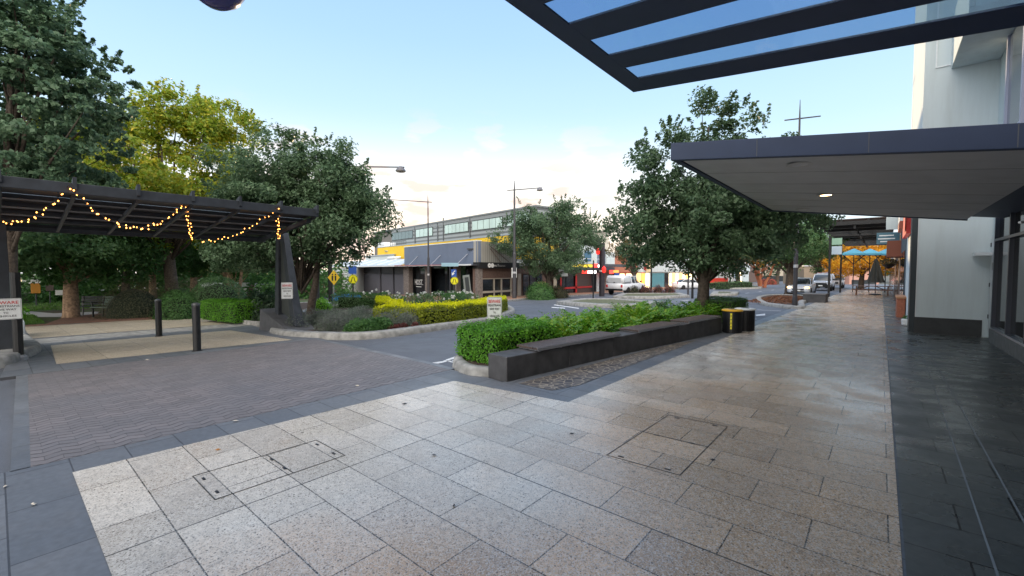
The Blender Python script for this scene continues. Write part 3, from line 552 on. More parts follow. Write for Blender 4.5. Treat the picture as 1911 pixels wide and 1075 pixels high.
# street end
tree('autumn_tree','glowing golden autumn tree beyond the picnic table',*Z(1607,56),2.5,[(0,0,3.6,3.6,3.6,2.2),(1.5,1.5,5.2,2.8,2.8,2.0),(2.8,2.6,4.4,2.4,2.4,1.9),(-2,-2,3.2,1.8,1.8,1.4)],L_YEL,.3,14000,120,.8,.24,fork=2,base=1.4,limbs=12)
tree('street_tree','dark green tree behind the parked four wheel drive',*Z(1525,60),3,[(0,0,5.5,3.3,3.3,3.2),(-1,-1,8,2.2,2.2,2),(2,2,4.8,2.2,2.2,2.6)],L_DARK,.3,12000,110,.8,.24,fork=2.2,base=2,group='street trees')
tree('street_tree','orange tinged tree lit warm across the road',*Z(1422,66),2.5,[(0,0,5.0,3.0,3.0,1.8),(-3.0,-2.2,4.8,2.2,2.2,1.6),(2.4,1.8,5.0,2.2,2.2,1.5)],leafmat('leaf_lit_orange',(.16,.12,.02),(.45,.25,.03),(.5,.32,.05)),.34,9000,90,.8,.26,stems=3,fork=1.8,base=2.6,bark=mat('bark_lit_orange',(.45,.16,.08),.8),limbs=12)  # warm light on this tree is put into its leaf and bark colours
tree('street_tree','brown olive tree left of the warm lit tree across the road',*Z(1378,62),2.5,[(0,0,5.4,3.4,3.4,2.0),(-1,-1,7,2,2,1.3)],leafmat('leaf_olive',(.06,.07,.03),(.14,.13,.06)),.34,9000,90,.8,.24,fork=2.2,base=2.6,limbs=12)
for i,(u,d,lb) in enumerate(((1290,95,'distant tree behind the orange lit shops'),(1340,110,'distant tree behind the delivery truck'),(1450,100,'distant dark tree at the end of the street'),(1500,110,'distant tall tree left of the golden autumn tree'),(1560,105,'distant tree behind the golden autumn tree'),(1640,115,'distant green tree at the end of the footpath'),(1700,120,'distant tree behind the right hand shops'))):
    x,y=Z(u,d); tree('street_tree',lb,x,y,3,[(0,0,6,5,5,4),(2,2,8,3,3,2.5)],L_PARK if i%2 else L_DARK,.4,5000,60,1.4,.5,fork=3,base=2,group='distant street trees',limbs=6)
# scattered litter
for k,(u,v,lb) in enumerate(((407,841,'orange brown leaf on the pale paving'),(440,787,'pale dry leaf on the crossing edge'),(667,721,'white fleck of litter on the block crossing'),(755,755,'small dark leaf fragment on the pale slabs'),(810,851,'dark gum spot leaf in the middle of the pale slabs'),(847,946,'dark leaf fragment nearest the camera'),(1067,811,'dark leaf near the big access cover'),(275,672,'pale leaf beside the far bollard'),(1330,860,'tiny dark leaf beside the access cover'),(63,943,'curled pale leaf on the bluestone slabs'),(10,910,'white fleck on the bluestone at left edge'))):
    x,y=G(u,v); b=MB(); s=random.uniform(.018,.03)*(1.5 if v<800 else 1); b.add([(-s,0,.004),(0,s*.5,.010),(s,.0,.006),(0,-s*.5,.003),(0,0,.014)],[(0,1,4),(1,2,4),(2,3,4),(3,0,4)])
    c=(.35,.15,.03) if k==0 else ((.55,.5,.42) if k in(1,2,7,9,10) else (.03,.03,.035))
    o=mesh_obj('fallen_leaf',b,mat('leaf_litter_%d'%k,c,.8)); o.location=gp(x,y,.006); o.rotation_euler=(0,0,random.random()*6); tag(o,lb,'leaf','leaves fallen on the paving')
P=[(x,y,zg(x,y)+.10) for x,y in zip(RNG.uniform(-5.9,-3.6,1800),RNG.uniform(26.5,37,1800))]
tag(leaves('fallen_leaves',P,.11,leafmat('leaf_fallen',(.16,.07,.03),(.28,.12,.06)),None,up=.8),'brown fallen leaves covering the kerb extension under the tree','leaf litter',None,'stuff')
# ================================================================ left arbour
ab=thing('arbour','long dark steel arbour with sloping roof over the crossing, strung with lights','arbour',(-12.5,3,zg(-12.5,3)))
ab_=Matrix.Translation((12.5,-3,-zg(-12.5,3)))
def loc(mb,M): mb.v=[tuple(M@Vector(p)) for p in mb.v]; return mb
XF,XR,Y0,Y1=-11.0,-14.6,-7.0,5.35; ZF,ZR=3.0,2.58
def zr(x): return ZF+(ZR-ZF)*(XF-x)/(XF-XR)
M_AB=mat('arbour_steel',(.030,.036,.046),.5,noise=.25,nscale=6)
M_ABP=mat('arbour_roof_sheet',(.035,.032,.034),.55,noise=.25,nscale=5)
def par(name,mb,m,bev=0,label=None):
    o=mesh_obj(name,loc(mb,ab_),m,ab,bev)
    if label: o['label']=label
    return o
b=MB(); b.hexa([(XF,Y0,ZF-.03),(XF+.06,Y0,ZF-.03),(XF+.06,Y1,ZF-.03),(XF,Y1,ZF-.03)],[(XF,Y0,ZF+.13),(XF+.06,Y0,ZF+.16),(XF+.06,Y1,ZF+.16),(XF,Y1,ZF+.13)]); par('gutter',b,M_AB,.01)
b=MB(); b.bb(XR-.06,XR,Y0,Y1+.1,ZR-.1,ZR+.06); par('rear_beam',b,M_AB,.01)
# roof sheets between purlins, with clear strips
for k,(a,c,m) in enumerate(((.03,.20,M_ABP),(.23,.30,None),(.34,.52,M_ABP),(.55,.72,M_ABP),(.75,.97,M_ABP))):
    xa=XF+(XR-XF)*a; xc=XF+(XR-XF)*c; b=MB(); b.hexa([(xa,Y0,zr(xa)+.06),(xc,Y0,zr(xc)+.06),(xc,Y1,zr(xc)+.06),(xa,Y1,zr(xa)+.06)],[(xa,Y0,zr(xa)+.085),(xc,Y0,zr(xc)+.085),(xc,Y1,zr(xc)+.085),(xa,Y1,zr(xa)+.085)])
    par('roof_sheet',b,m or mat('frosted_sheet',(.25,.33,.42),.5,alpha=.7))
for k in range(6):
    x=XF+(XR-XF)*(.02+.192*k); b=MB(); b.bb(x-.03,x+.03,Y0,Y1-.03,zr(x)-.02,zr(x)+.058); par('purlin',b,M_AB)
for k in range(15):
    y=Y1-.04-.87*k
    if y<Y0: break
    b=MB(); b.prism([(XF+.10,ZF+.26),(XF-.10,ZF+.20),(XF-.22,ZF-.03),(XR+.1,ZR-.04),(XR+.1,ZR-.09),(XF-.1,ZF-.08),(XF+.10,ZF+.05)],y-.025,y+.025,'y'); par('rafter',b,M_AB)
for yy,nm in ((5.75,0),(.25,1)):
    y=yy-.15; g=zg(-13.5,y)
    # concrete wedge plinth
    b=MB() 
    if nm: b=None
    if b: b.hexa([(-14.55,y-.42,g-.1),(-12.55,y-.42,g-.1),(-12.55,y+.42,g-.1),(-14.55,y+.42,g-.1)],[(-14.5,y-.40,g+.62),(-12.95,y-.40,g+.22),(-12.95,y+.40,g+.22),(-14.5,y+.40,g+.62)])
    if b: b.hexa([(-12.95,y-.40,g-.1),(-12.3,y-.36,g-.1),(-12.3,y+.36,g-.1),(-12.95,y+.40,g-.1)],[(-12.951,y-.40,g+.22),(-12.35,y-.3,g+.12),(-12.35,y+.3,g+.12),(-12.951,y+.40,g+.22)])
    if b: par('plinth',b,mat('plinth_concrete',(.075,.078,.085),.75,noise=.2,nscale=5),.015)
    for (x0,z0,x1,z1,w) in ((-14.0,g+.45 if not nm else g-.1,-13.95,2.6,.09),(-12.85 if not nm else -14.3,g+.2 if not nm else g-.1,-13.6 if not nm else -14.25,2.72 if not nm else 2.6,.10)):
        b=MB(); b.hexa([(x0-w*1.4,y-.12,z0),(x0+w*1.4,y-.12,z0),(x0+w*1.4,y+.12,z0),(x0-w*1.4,y+.12,z0)],[(x1-w,y-.08,z1),(x1+w,y-.08,z1),(x1+w,y+.08,z1),(x1-w,y+.08,z1)]); par('post',b,M_AB,.01)
    if nm: continue
    b=MB(); xq=-12.98 if not nm else -13.6; b.hexa([(-13.9,y-.015,g+.52),(xq,y-.015,g+.30),(xq,y+.015,g+.30),(-13.9,y+.015,g+.52)],[(-13.88,y-.015,2.55),(-13.68,y-.015,2.6),(-13.68,y+.015,2.6),(-13.88,y+.015,2.55)]); par('web_panel',b,mat('web_panel',(.045,.052,.05),.4))
    ya=min(y,5.22); b=MB(); b.bb(-14.5,-11.2,ya-.05,ya+.05,0,.1); b.v=[(p[0],p[1],p[2]+zr(p[0])-.14) for p in b.v]; par('cantilever_arm',b,M_AB)
# ---------------------------------------------------------------- string lights
M_BULB=mat('string_bulb',(1,.5,.15),.4,emit=(1,.36,.07),es=4); M_WIRE=mat('light_wire',(.02,.02,.02),.6)
bulb_me=None
def strand(lb,pts,n,sag):
    global bulb_me
    A=[Vector(p) for p in pts]; P=[]
    for i,(a,b_) in enumerate(zip(A,A[1:])):
        for k in range(24): 
            s=k/24; P.append(a+(b_-a)*s-Vector((0,0,sag[i]*4*s*(1-s))))
    P.append(A[-1]); org=A[0]; t=thing('string_light',lb,'string lights',tuple(org),0,'warm festoon strands on the arbour')
    mesh_obj('wire',MB().tube([p-org for p in P],.006,4),M_WIRE,t)
    L=len(P)-1
    for k in range(n):
        f=(k+.5)/n*L; i=int(f); p=P[i]+(P[i+1]-P[i])*(f-i)-org+Vector((random.uniform(-.04,.04),random.uniform(-.04,.04),random.uniform(-.05,.02)))
        if bulb_me is None:
            o=mesh_obj('bulb',MB().lathe([(.003,-.013),(.009,-.008),(.011,0),(.008,.009),(.004,.015)],n=8),M_BULB,t); bulb_me=o.data
        else: o=bpy.data.objects.new('bulb',bulb_me); COL.objects.link(o); o.parent=t
        o.location=p
XL=XF+.12
strand('light strand from the left arbour post up to the first rafter peak',[(-13.8,.12,2.62),(XL,.88,ZF+.10)],22,[.22])
strand('light strand swagging between the first and second rafter peaks',[(XL,.88,ZF+.10),(XL-.3,2.6,ZF+.02)],36,[.62])
strand('short steep light strand falling from the middle rafter peak to the rear beam',[(XL-.2,2.6,ZF+.05),(-13.7,3.35,2.42)],22,[.05])
strand('light strand swagging up to the right rafter peak of the arbour',[(-13.4,3.45,2.38),(XL,4.33,ZF+.10)],22,[.22])
strand('light strand dropping from the right peak to the top of the right post',[(XL,4.33,ZF+.10),(-13.5,5.4,2.55)],24,[.03])
# ---------------------------------------------------------------- beware signs
def beware(name_label,x,y,zb,w,h,face,post=True,both=False,onlyposthead=False):
    """sign whose face normal points along angle face; zb = bottom height above the ground"""
    t=thing('warning_sign',name_label,'sign',gp(x,y),face+PI/2,'beware pedestrians give way signs')
    b=MB(); r=.025; P=[]
    for cx,cz,a0 in ((w/2-r,h/2-r,0),(-w/2+r,h/2-r,PI/2),(-w/2+r,-h/2+r,PI),(w/2-r,-h/2+r,1.5*PI)):
        for k in range(4): a=a0+k*PI/6; P.append((cx+r*math.cos(a),cz+r*math.sin(a)))
    b.prism(P,-.004,.004,'y'); o=mesh_obj('sign_sheet',b,M_SIGNW,t); o.location=(0,0,zb+h/2)
    rim=MB()
    for s in(-1,1): rim.bb(s*(w/2-.012)-.002,s*(w/2-.012)+.002,-.0065,-.004,-h/2+.02,h/2-.02); rim.bb(-w/2+.014,w/2-.014,-.0065,-.004,s*(h/2-.012)-.002,s*(h/2-.012)+.002)
    q=mesh_obj('border_line',rim,M_INK,o)
    for s,z,sz,m in (('BEWARE',.30,.20,M_RED),('PEDESTRIANS',.13,.125,M_INK),('GIVE WAY',-.03,.125,M_INK),('TO',-.19,.11,M_INK),('VEHICLES',-.34,.125,M_INK)):
        k=w*.235*(1 if s!='BEWARE' else 1)
        tx=text_obj('lettering',s,sz*h*1.0,m,o,(0,-.006,z*h),(PI/2,0,0),sx=1.0,bold=.012)
        wd=max(v.co.x for v in tx.data.vertices)-min(v.co.x for v in tx.data.vertices); tgt=w*{'BEWARE':.80,'PEDESTRIANS':.86,'GIVE WAY':.66,'TO':.16,'VEHICLES':.66}[s]
        for v in tx.data.vertices: v.co.x*=tgt/wd
    if post: mesh_obj('post',MB().tube([(0,.03,-.1),(0,.03,zb+h*.9)],.028,10),M_BLACK,t)
    return t
def face_to_cam(x,y,extra=0): return math.atan2(-y,-x)+extra
x,y=-5.70,6.22; beware('white sign standing in the near clipped hedge by the bench wall',x,y,.66,.285,.44,face_to_cam(x,y,.12))
x,y=-12.78,5.30; beware('white sign fixed low on the right arbour post',x,y,.98,.29,.46,face_to_cam(x,y,.1),post=False)
x,y=Z(8,8.5); s=beware('white sign at the left edge in front of the granite planter',x,y,.83,.42,.41,face_to_cam(x,y,.0),post=False)
mesh_obj('post',MB().tube([(.14,.11,-.1),(.14,.11,1.75)],.075,12),M_BLACK,s); mesh_obj('base_collar',MB().lathe([(.14,-.02),(.13,.06),(.09,.10)],(.14,.11,0),12),mat('galvanised',(.3,.31,.33),.5,metal=.5),s)
# granite planter at left
g=thing('granite_planter','pale grey granite planter box at the left edge, filled with lime green plants','planter',gp(-15.1,-.95))
mesh_obj('box',MB().box((0,0,.36),(1.3,2.5,.80)),mat('pale_granite',(.33,.37,.40),.7,noise=.35,nscale=7,bump=.3),g,.02); mesh_obj('soil',MB().box((0,0,.775),(1.1,2.3,.04)),M_SOIL,g)
P,N=bush_points('box',(1.4,2.6,.22),2600,.05); P[:,2]+=.76; tag(leaves('lime_plants',P,.08,L_LIME,None,Nrm=N),'lime green foliage spilling over the granite planter','plants',None,'stuff').location=gp(-15.1,-.95)
g=thing('granite_planter','low grey planter block behind the left arbour post','planter',gp(-19.2,-.2)); mesh_obj('box',MB().box((0,0,.25),(1.6,1.4,.5)),mat('pale_granite',(.33,.37,.40)),g,.02)
# ---------------------------------------------------------------- bollards
for k,(u,v,lb) in enumerate(((368,655,'nearer black bollard at the edge of the block crossing'),(297,628,'farther black bollard behind the cream paving'))):
    x,y=G(u,v)
    t=thing('bollard',lb,'bollard',gp(x,y),0,'black bollards at the crossing')
    mesh_obj('post',MB().lathe([(.075,-.05),(.075,.97),(.07,.985)],n=20),M_BLACK,t,smooth=False); mesh_obj('cap',MB().lathe([(.078,.985),(.08,1.0),(.07,1.035),(.03,1.05)],n=20),mat('bollard_cap',(.05,.055,.06),.35),t); mesh_obj('base_ring',MB().lathe([(.10,-.02),(.10,.012),(.078,.02)],n=20),M_BLACK,t)
# thick pole plus white post by the round bush
t=thing('marker_post','short white bracketed post in front of the round clipped bush','post',gp(*Z(411,23)))
mesh_obj('post',MB().box((0,0,.95),(.10,.06,1.0)),M_WHITEP,t,.01); b=MB(); b.box((.12,0,1.38),(.2,.05,.05)); b.box((.12,0,.62),(.2,.05,.05)); mesh_obj('bracket',b,M_WHITEP,t)
# ---------------------------------------------------------------- park benches
def park_bench(lb,x,y,rz,m):
    t=thing('park_bench',lb,'bench',gp(x,y,.0),rz,'benches in the park')
    for k in range(4): mesh_obj('seat_slat',MB().box((0,-.18+k*.12,.45),(1.6,.10,.035)),m,t)
    for k in range(4): mesh_obj('back_slat',MB().box((0,.27+k*.02,.55+k*.11),(1.6,.03,.09),rx=-.15),m,t)
    for s in(-1,1):
        b=MB(); b.box((s*.7,-.18,.22),(.05,.05,.46)); b.box((s*.7,.26,.45),(.05,.05,.92),rx=-.1); b.box((s*.7,.02,.42),(.05,.5,.05)); b.box((s*.7,.0,.66),(.06,.48,.04)); b.box((s*.7,-.2,.55),(.05,.04,.22)); mesh_obj('end_frame',b,M_BLACK,t)
park_bench('dark slatted park bench left of the pale framed one',*G(180,589),.9,mat('bench_dark',(.03,.04,.045),.6))
park_bench('pale framed green park bench in front of the bronze shrub',*G(205,592),.5,mat('bench_green',(.10,.16,.13),.5))
# ---------------------------------------------------------------- bench wall
A_=Vector((-4.10,4.73)); B_=Vector((-3.20,12.45)); D_=(B_-A_).normalized(); Nn=Vector((-D_.y,D_.x)); LW=(B_-A_).length; RZ=math.atan2(D_.y,D_.x)
bw=thing('bench_wall','long low dark concrete bench wall edging the planter, with timber seats','bench',(A_.x,A_.y,0),RZ)
H_B=.36
def bl(p,l0,l1,w0,w1,z0,z1): return p.bb(l0,l1,w0,w1,z0,z1)
y=0
for k,ln in enumerate((1.42,1.30,1.26,1.30,1.26,1.23)):
    b=MB(); bl(b,y+.004,y+ln-.004,0,.42,-.1,H_B); o=mesh_obj('concrete_block',b,M_BENCHC,bw,.012); y+=ln
def seat(l0,l1):
    s=MB()
    for k in range(9): bl(s,l0,l1,-.02+k*.052,.022+k*.052,H_B+.025,H_B+.06)
    o=mesh_obj('timber_seat',s,M_TIMB,bw,.004)
    e=MB(); 
    for k in range(int((l1-l0)/.5)+1): bl(e,l0+.06+k*.5,l0+.10+k*.5,-.01,.44,H_B-.002,H_B+.025)
    bl(e,l0,l1,-.028,-.022,H_B+.012,H_B+.055); mesh_obj('seat_bracket',e,mat('galv_bracket',(.32,.33,.36),.4,metal=.6),o)
seat(.62,2.9); seat(3.55,5.35); seat(5.75,7.6)
# ---------------------------------------------------------------- bins
def bin_(lb,x,y,lid,stripe):
    t=thing('litter_bin',lb,'bin',gp(x,y),math.atan2(-y,-x),'pair of litter bins')
    b=MB(); n=28
    b.lathe([(.215,0),(.225,.02),(.235,.56),(.235,.58)],n=n); mesh_obj('drum',b,M_BLACK,t)
    r=MB()
    for k in range(30): a=2*PI*k/30; r.box((.236*math.cos(a),.236*math.sin(a),.29),(.012,.022,.54),rz=a)
    mesh_obj('rib',r,M_BLACK,t)
    mesh_obj('lid',MB().lathe([(.25,.58),(.265,.59),(.265,.615),(.22,.628),(.12,.632)],n=n),lid,t)
    mesh_obj('lid_opening',MB().lathe([(.11,.632),(.105,.634)],n=20),M_INK,t)
    if stripe:
        s=MB(); s.bb(.247,.255,-.022,.022,.12,.54); o=mesh_obj('sticker',s,mat('yellow_sticker',(.75,.65,.02),.5),t); o.rotation_euler=(0,0,-.1)
        for k in range(4): q=MB(); q.bb(.2555,.257,-.012,.012,.17+k*.095,.20+k*.095); oo=mesh_obj('sticker_mark',q,M_INK,o)
bin_('black round litter bin with yellow lid and yellow sticker',-3.02,12.72,mat('bin_yellow',(.75,.42,.03),.4),True)
bin_('black round litter bin with white lid behind the yellow one',-2.86,13.42,M_SIGNW,False)
# ---------------------------------------------------------------- access covers in the paving
M_CF=mat('cover_frame_steel',(.045,.043,.04),.5)
def cover(lb,pts,mid):
    x=sum(p[0] for p in pts)/4; y=sum(p[1] for p in pts)/4; t=thing('access_cover',lb,'access cover',(x,y,.004))
    Q=[Vector((p[0]-x,p[1]-y)) for p in pts]; fr=MB()
    def strip(mb,a,b,w=.0035): d=(b-a); c=(a+b)/2; mb.box((c.x,c.y,.0025),(d.length+w,w*2,.002),rz=math.atan2(d.y,d.x))
    for i in range(4): strip(fr,Q[i],Q[(i+1)%4])
    a=(Q[0]*(1-mid)+Q[3]*mid); b=(Q[1]*(1-mid)+Q[2]*mid); strip(fr,a,b); mesh_obj('frame',fr,M_CF,t)
    for p,q in ((Q[0],Q[1]),(Q[1],Q[0]),(Q[2],Q[3]),(Q[3],Q[2]),(a,b),(b,a)):
        d=(q-p).normalized(); c=p+d*.09+(sum(Q,Vector((0,0)))/4-p).normalized()*.05; k=MB(); k.box((c.x,c.y,.0025),(.05,.018,.003),rz=math.atan2(d.y,d.x)); mesh_obj('key_slot',k,M_INK,t)
cover('large square paved access cover flush with the slabs on the right',[(-1.79,3.40),(-1.17,3.43),(-1.17,4.83),(-1.77,4.80)],.52)
cover('long narrow paved access cover near the block crossing',[(-4.08,.95),(-3.54,.95),(-3.53,1.92),(-4.06,1.92)],.55)
# seams in the basalt
for k,P in enumerate(([(.50,3.0),(.72,15.6)],[(.73,3.2),(.79,15.7)])):
    (a,b),(c,d)=P; m8=a+(c-a)*(8-b)/(d-b); o=MB().quad((a,b,.009),(a+.012,b,.009),(m8+.012,8,.009),(m8,8,.009)).quad((m8,8,.009),(m8+.012,8,.009),(c+.012,d,.009),(c,d,.009)); o.v=[(p[0],p[1],p[2]+zg(p[0],p[1])) for p in o.v]
    o=mesh_obj('paving_seam',o,mat('pale_sealant',(.20,.21,.21),.6)); o['kind']='structure'
# ---------------------------------------------------------------- the big steel lamp posts
M_POLE=mat('lamp_post_steel',(.05,.05,.058),.5)
def lamp_post(lb,x,y,h,armdir,arm,stub,r=.10,head=True,bands=True,tilt=.05,spike=.7):
    t=thing('lamp_post',lb,'lamp post',gp(x,y),armdir,'tall lamp posts along the street')
    mesh_obj('pole',MB().tube([(0,0,-.1),(0,0,h*.42),(0,0,h*.43),(0,0,h-.1),(0,0,h+spike)],[r,r,r*.72,r*.45,r*.12],10),M_POLE,t)
    mesh_obj('base',MB().lathe([(r*1.6,0),(r*1.6,.03),(r*1.2,.06),(r*1.15,.5),(r*1.02,.55)],n=14),M_POLE,t)
    mesh_obj('arm',MB().tube([(-stub,0,h-stub*tilt),(0,0,h),(arm,0,h+arm*tilt)],[.03,.035,.03],8),M_POLE,t)
    if head:
        z=h+arm*tilt; b=MB().lathe([(.04,.06),(.09,.05),(.16,-.02),(.24,-.14),(.25,-.17)],(arm-.18,0,z-.02),14); o=mesh_obj('lamp_head',b,mat('lamp_head_grey',(.12,.12,.14),.4),t); mesh_obj('lens',MB().lathe([(.24,-.172),(.20,-.21),(.08,-.23)],(arm-.18,0,z-.02),14),mat('lamp_lens',(.45,.42,.38),.3),o)
    if bands: mesh_obj('band',MB().lathe([(r*1.04,1.95),(r*1.04,2.1)],n=12),mat('pole_band',(.45,.46,.48),.5),t)
xl,yl=G(800,556); lamp_post('lamp post with arm to the left in front of the grey blue wall',xl,yl,8.25,math.atan2(-_s,-_c)+.15,3.35,.35,tilt=.04)
xl,yl=G(960,558); lamp_post('lamp post rising behind the middle street tree, arm to the right',xl,yl,8.3,math.atan2(_s,_c)-.1,2.1,.55,r=.14,tilt=.06,head=True)
xl,yl=Z(592,21); lamp_post('lamp post behind the big left tree, its arm reaching over the road',xl,yl,6.95,math.atan2(_s,_c)+.05,4.2,.4,tilt=.0,r=.10,spike=.4)
xl,yl=G(1483,573); lamp_post('black lamp post standing at the kerb of the glossy footpath',xl,yl,9.2,math.atan2(_s,_c)-.1,.95,.7,r=.095,tilt=.09,head=False,spike=.9)
# round lamp right above at the top edge
t=thing('globe_lamp','dark violet round lamp globe hanging at the top edge of the view','lamp',(0,0,0))
d=Vector(ray(403,-38)); p=Vector((0,0,H))+d*(5.0); t.location=p
mesh_obj('globe',MB().lathe([(.02,-.30),(.12,-.285),(.22,-.22),(.29,-.11),(.31,0),(.29,.1),(.20,.2),(.06,.26)],n=28),mat('violet_globe',(.05,.05,.22),.15,spec=.8),t,smooth=True)
mesh_obj('rim',MB().lathe([(.305,-.02),(.322,-.015),(.322,.02),(.305,.03)],n=28),mat('dark_rim',(.02,.02,.03),.4),t); mesh_obj('bracket',MB().tube([(0,0,.25),(0,0,1.2),(.5,-.5,1.6),(3.4,-3.4,1.7),(7.0,-7.0,1.7),(7.0,-7.0,-6.5)],.04,8),M_STEEL,t)
# ---------------------------------------------------------------- road signs on the far side
def round_sign(lb,u,v,depth,r,base):
    x,y=Z(u,depth); zc=H-(v-504)/FPX*depth-zg(x,y); t=thing('crossing_sign',lb,'road sign',gp(x,y),face_to_cam(x,y)+PI/2,'yellow pedestrian crossing signs')
    def disc(r,y0,y1,m,n='disc'): q=MB().prism([(r*math.cos(2*PI*k/32),r*math.sin(2*PI*k/32)) for k in range(32)],y0,y1,'y'); o=mesh_obj(n,q,m,t); o.location=(0,0,zc); return o
    disc(r,-.01,.01,M_YSIGN); q=MB()
    n=32
    for k in range(n): a,b_=2*PI*k/n,2*PI*(k+1)/n; q.prism([(r*.90*math.cos(a),r*.90*math.sin(a)),(r*.96*math.cos(a),r*.96*math.sin(a)),(r*.96*math.cos(b_),r*.96*math.sin(b_)),(r*.90*math.cos(b_),r*.90*math.sin(b_))],-.014,-.011,'y')
    o=mesh_obj('border_ring',q,M_INK,t); o.location=(0,0,zc)
    q=MB()
    for s in(-1,1): q.prism([(s*.02*r/.4,.22*r/.4),(s*.07*r/.4,.22*r/.4),(s*.20*r/.4,-.20*r/.4),(s*.24*r/.4,-.20*r/.4),(s*.24*r/.4,-.24*r/.4),(s*.14*r/.4,-.24*r/.4)],-.014,-.011,'y')
    o=mesh_obj('walking_legs_symbol',q,M_INK,t); o.location=(0,0,zc)
    mesh_obj('post',MB().tube([(0,.03,-.1),(0,.03,zc)],.03,8),M_BLACK,t); return t
round_sign('round yellow walking legs sign behind the lavender bed',659,521,23.5,.24,0)
round_sign('round yellow walking legs sign in front of the dark glass shopfront',848,524,25.5,.23,0)
x,y=Z(623,24.5); zc=H-(518-504)/FPX*24.5-zg(x,y); t=thing('road_sign','yellow diamond walking figures sign beside the dark pole, seen at an angle','road sign',gp(x,y),face_to_cam(x,y)+PI/2+.75)
mesh_obj('diamond',MB().prism([(0,-.42),(.42,0),(0,.42),(-.42,0)],-.01,.01,'y'),mat('amber_sign',(.85,.55,.02),.45),t).location=(0,0,zc)
q=MB()
for s in(-.11,.11): q.prism([(s-.05,-.18),(s+.05,-.18),(s+.06,.1),(s-.06,.1)],-.014,-.011,'y'); q.prism([(s+.05*math.cos(2*PI*k/10),.17+.05*math.sin(2*PI*k/10)) for k in range(10)],-.014,-.011,'y')
mesh_obj('walking_figures_symbol',q,M_INK,t).location=(0,0,zc); mesh_obj('post',MB().tube([(0,.03,-.1),(0,.03,zc)],.035,8),mat('galvanised',(.3,.31,.33)),t)
# blue and street name signs
def plate_sign(nm,lb,u,v,depth,w,h,m,turn=0,post=True,extra=None):
    x,y=Z(u,depth); zc=H-(v-504)/FPX*depth-zg(x,y); t=thing(nm,lb,'sign',gp(x,y),face_to_cam(x,y)+PI/2+turn)
    o=mesh_obj('sign_plate',MB().box((0,0,0),(w,.02,h)),m,t,.004); o.location=(0,0,zc)
    if extra: extra(o)
    if post: mesh_obj('post',MB().tube([(0,.04,-.1),(0,.04,zc+h*.4)],.03,8),M_POLE,t)
    return t
M_BLUES=mat('blue_sign',(.03,.10,.42),.5)
def keep_left(o):
    q=MB().prism([(.1,.14),(-.02,.02),(.06,-.02),(-.12,-.14),(-.12,.06),(-.07,.01),(.04,.17)],-.014,-.011,'y'); mesh_obj('arrow_symbol',q,M_WHITEP,o)
plate_sign('keep_left_sign','small blue sign with white arrow above the right yellow disc',847,510,26,.32,.46,M_BLUES,extra=keep_left)
t=plate_sign('street_name_sign','pale blue street name blades above the small blue sign',840,494,27,1.1,.22,mat('pale_blue_sign',(.35,.55,.65),.5),.3); 
plate_sign('blue_sign','small blue sign by the roof edge at the left end of the awning',658,504,26,.45,.45,M_BLUES)
plate_sign('notice_sign','white and orange notice on the pole before the restaurant window',959.5,509,35.2,.42,.8,M_SIGNW,post=False)
def stairsign(o): 
    for k in range(3): mesh_obj('text_line',MB().box((0,-.012,.18-k*.14),(.5,.003,.05)),M_INK,o)
plate_sign('notice_sign','square grey notice sign between the street tree and the lit red sign',1051,507,36,.75,.75,M_SIGNW,extra=stairsign)
plate_sign('notice_sign','small yellow and white sign near the second pole, left of the tree trunk',1012,533,38,.8,.7,mat('cream_sign',(.6,.5,.25),.6),post=False)
# leaning a-frame / menu stand outside dark shop
x,y=Z(872,30); t=thing('menu_board','grey leaning upright menu board outside the dark glass shopfront','sign board',gp(x,y),face_to_cam(x,y)+PI/2+.5)
mesh_obj('board',MB().box((0,0,.95),(.5,.08,1.75),ry=-.12),mat('board_grey',(.22,.24,.22),.6),t,.01); mesh_obj('panel',MB().box((0,-.045,.98),(.3,.006,1.4),ry=-.12),mat('board_dark',(.04,.045,.045),.5),t); mesh_obj('foot',MB().box((0,0,.04),(.6,.5,.06)),M_BLACK,t)
# dark pole pair near the white utility
x,y=G(1123,552); t=thing('signal_pole','thick dark pole with a white band left of the white utility','pole',gp(x,y))
mesh_obj('pole',MB().tube([(0,0,-.1),(0,0,4.6)],.24,14),mat('pole_plum',(.03,.025,.035),.5),t); mesh_obj('band',MB().lathe([(.25,2.1),(.25,2.25)],n=14),M_SIGNW,t)
for k,(x_,z_) in enumerate(((.3,2.3),(-.3,3.9))): mesh_obj('signal_lamp',MB().lathe([(.03,-.3),(.16,-.22),(.18,.1),(.03,.3)],(x_,-.2,z_),12),mat('red_signal',(.6,.02,.02),.4,emit=(1,.03,.02),es=.7),t)
x,y=G(1107,556); t=thing('thin_pole','thin black pole on the traffic island left of the thick one','pole',gp(x,y)); mesh_obj('pole',MB().tube([(0,0,-.1),(0,0,2.9)],.055,10),M_BLACK,t); mesh_obj('finial',MB().box((0,0,3.0),(.3,.06,.22)),M_SIGNW,t)
for (u,v,h,lb) in ((1215,548,3.4,'dark slim lamp pole right of the young tree'),(1292,556,2.1,'short black lamp pole with a small globe left of the tall tree trunk'),(1284,549,2.6,'grey lamp pole with a round globe on the far island')):
    x,y=G(u,v); t=thing('globe_lamp_post',lb,'lamp post',gp(x,y),0,'globe lamp posts across the road'); mesh_obj('pole',MB().tube([(0,0,-.1),(0,0,h)],[.09,.06],10),M_BLACK if v!=549 else M_POLE,t); mesh_obj('globe',MB().lathe([(.05,0),(.2,.1),(.24,.25),(.2,.4),(.05,.5)],(0,0,h),14),mat('lit_globe',(.9,.8,.6),.4,emit=(1,.8,.5),es=1.2),t,smooth=True)
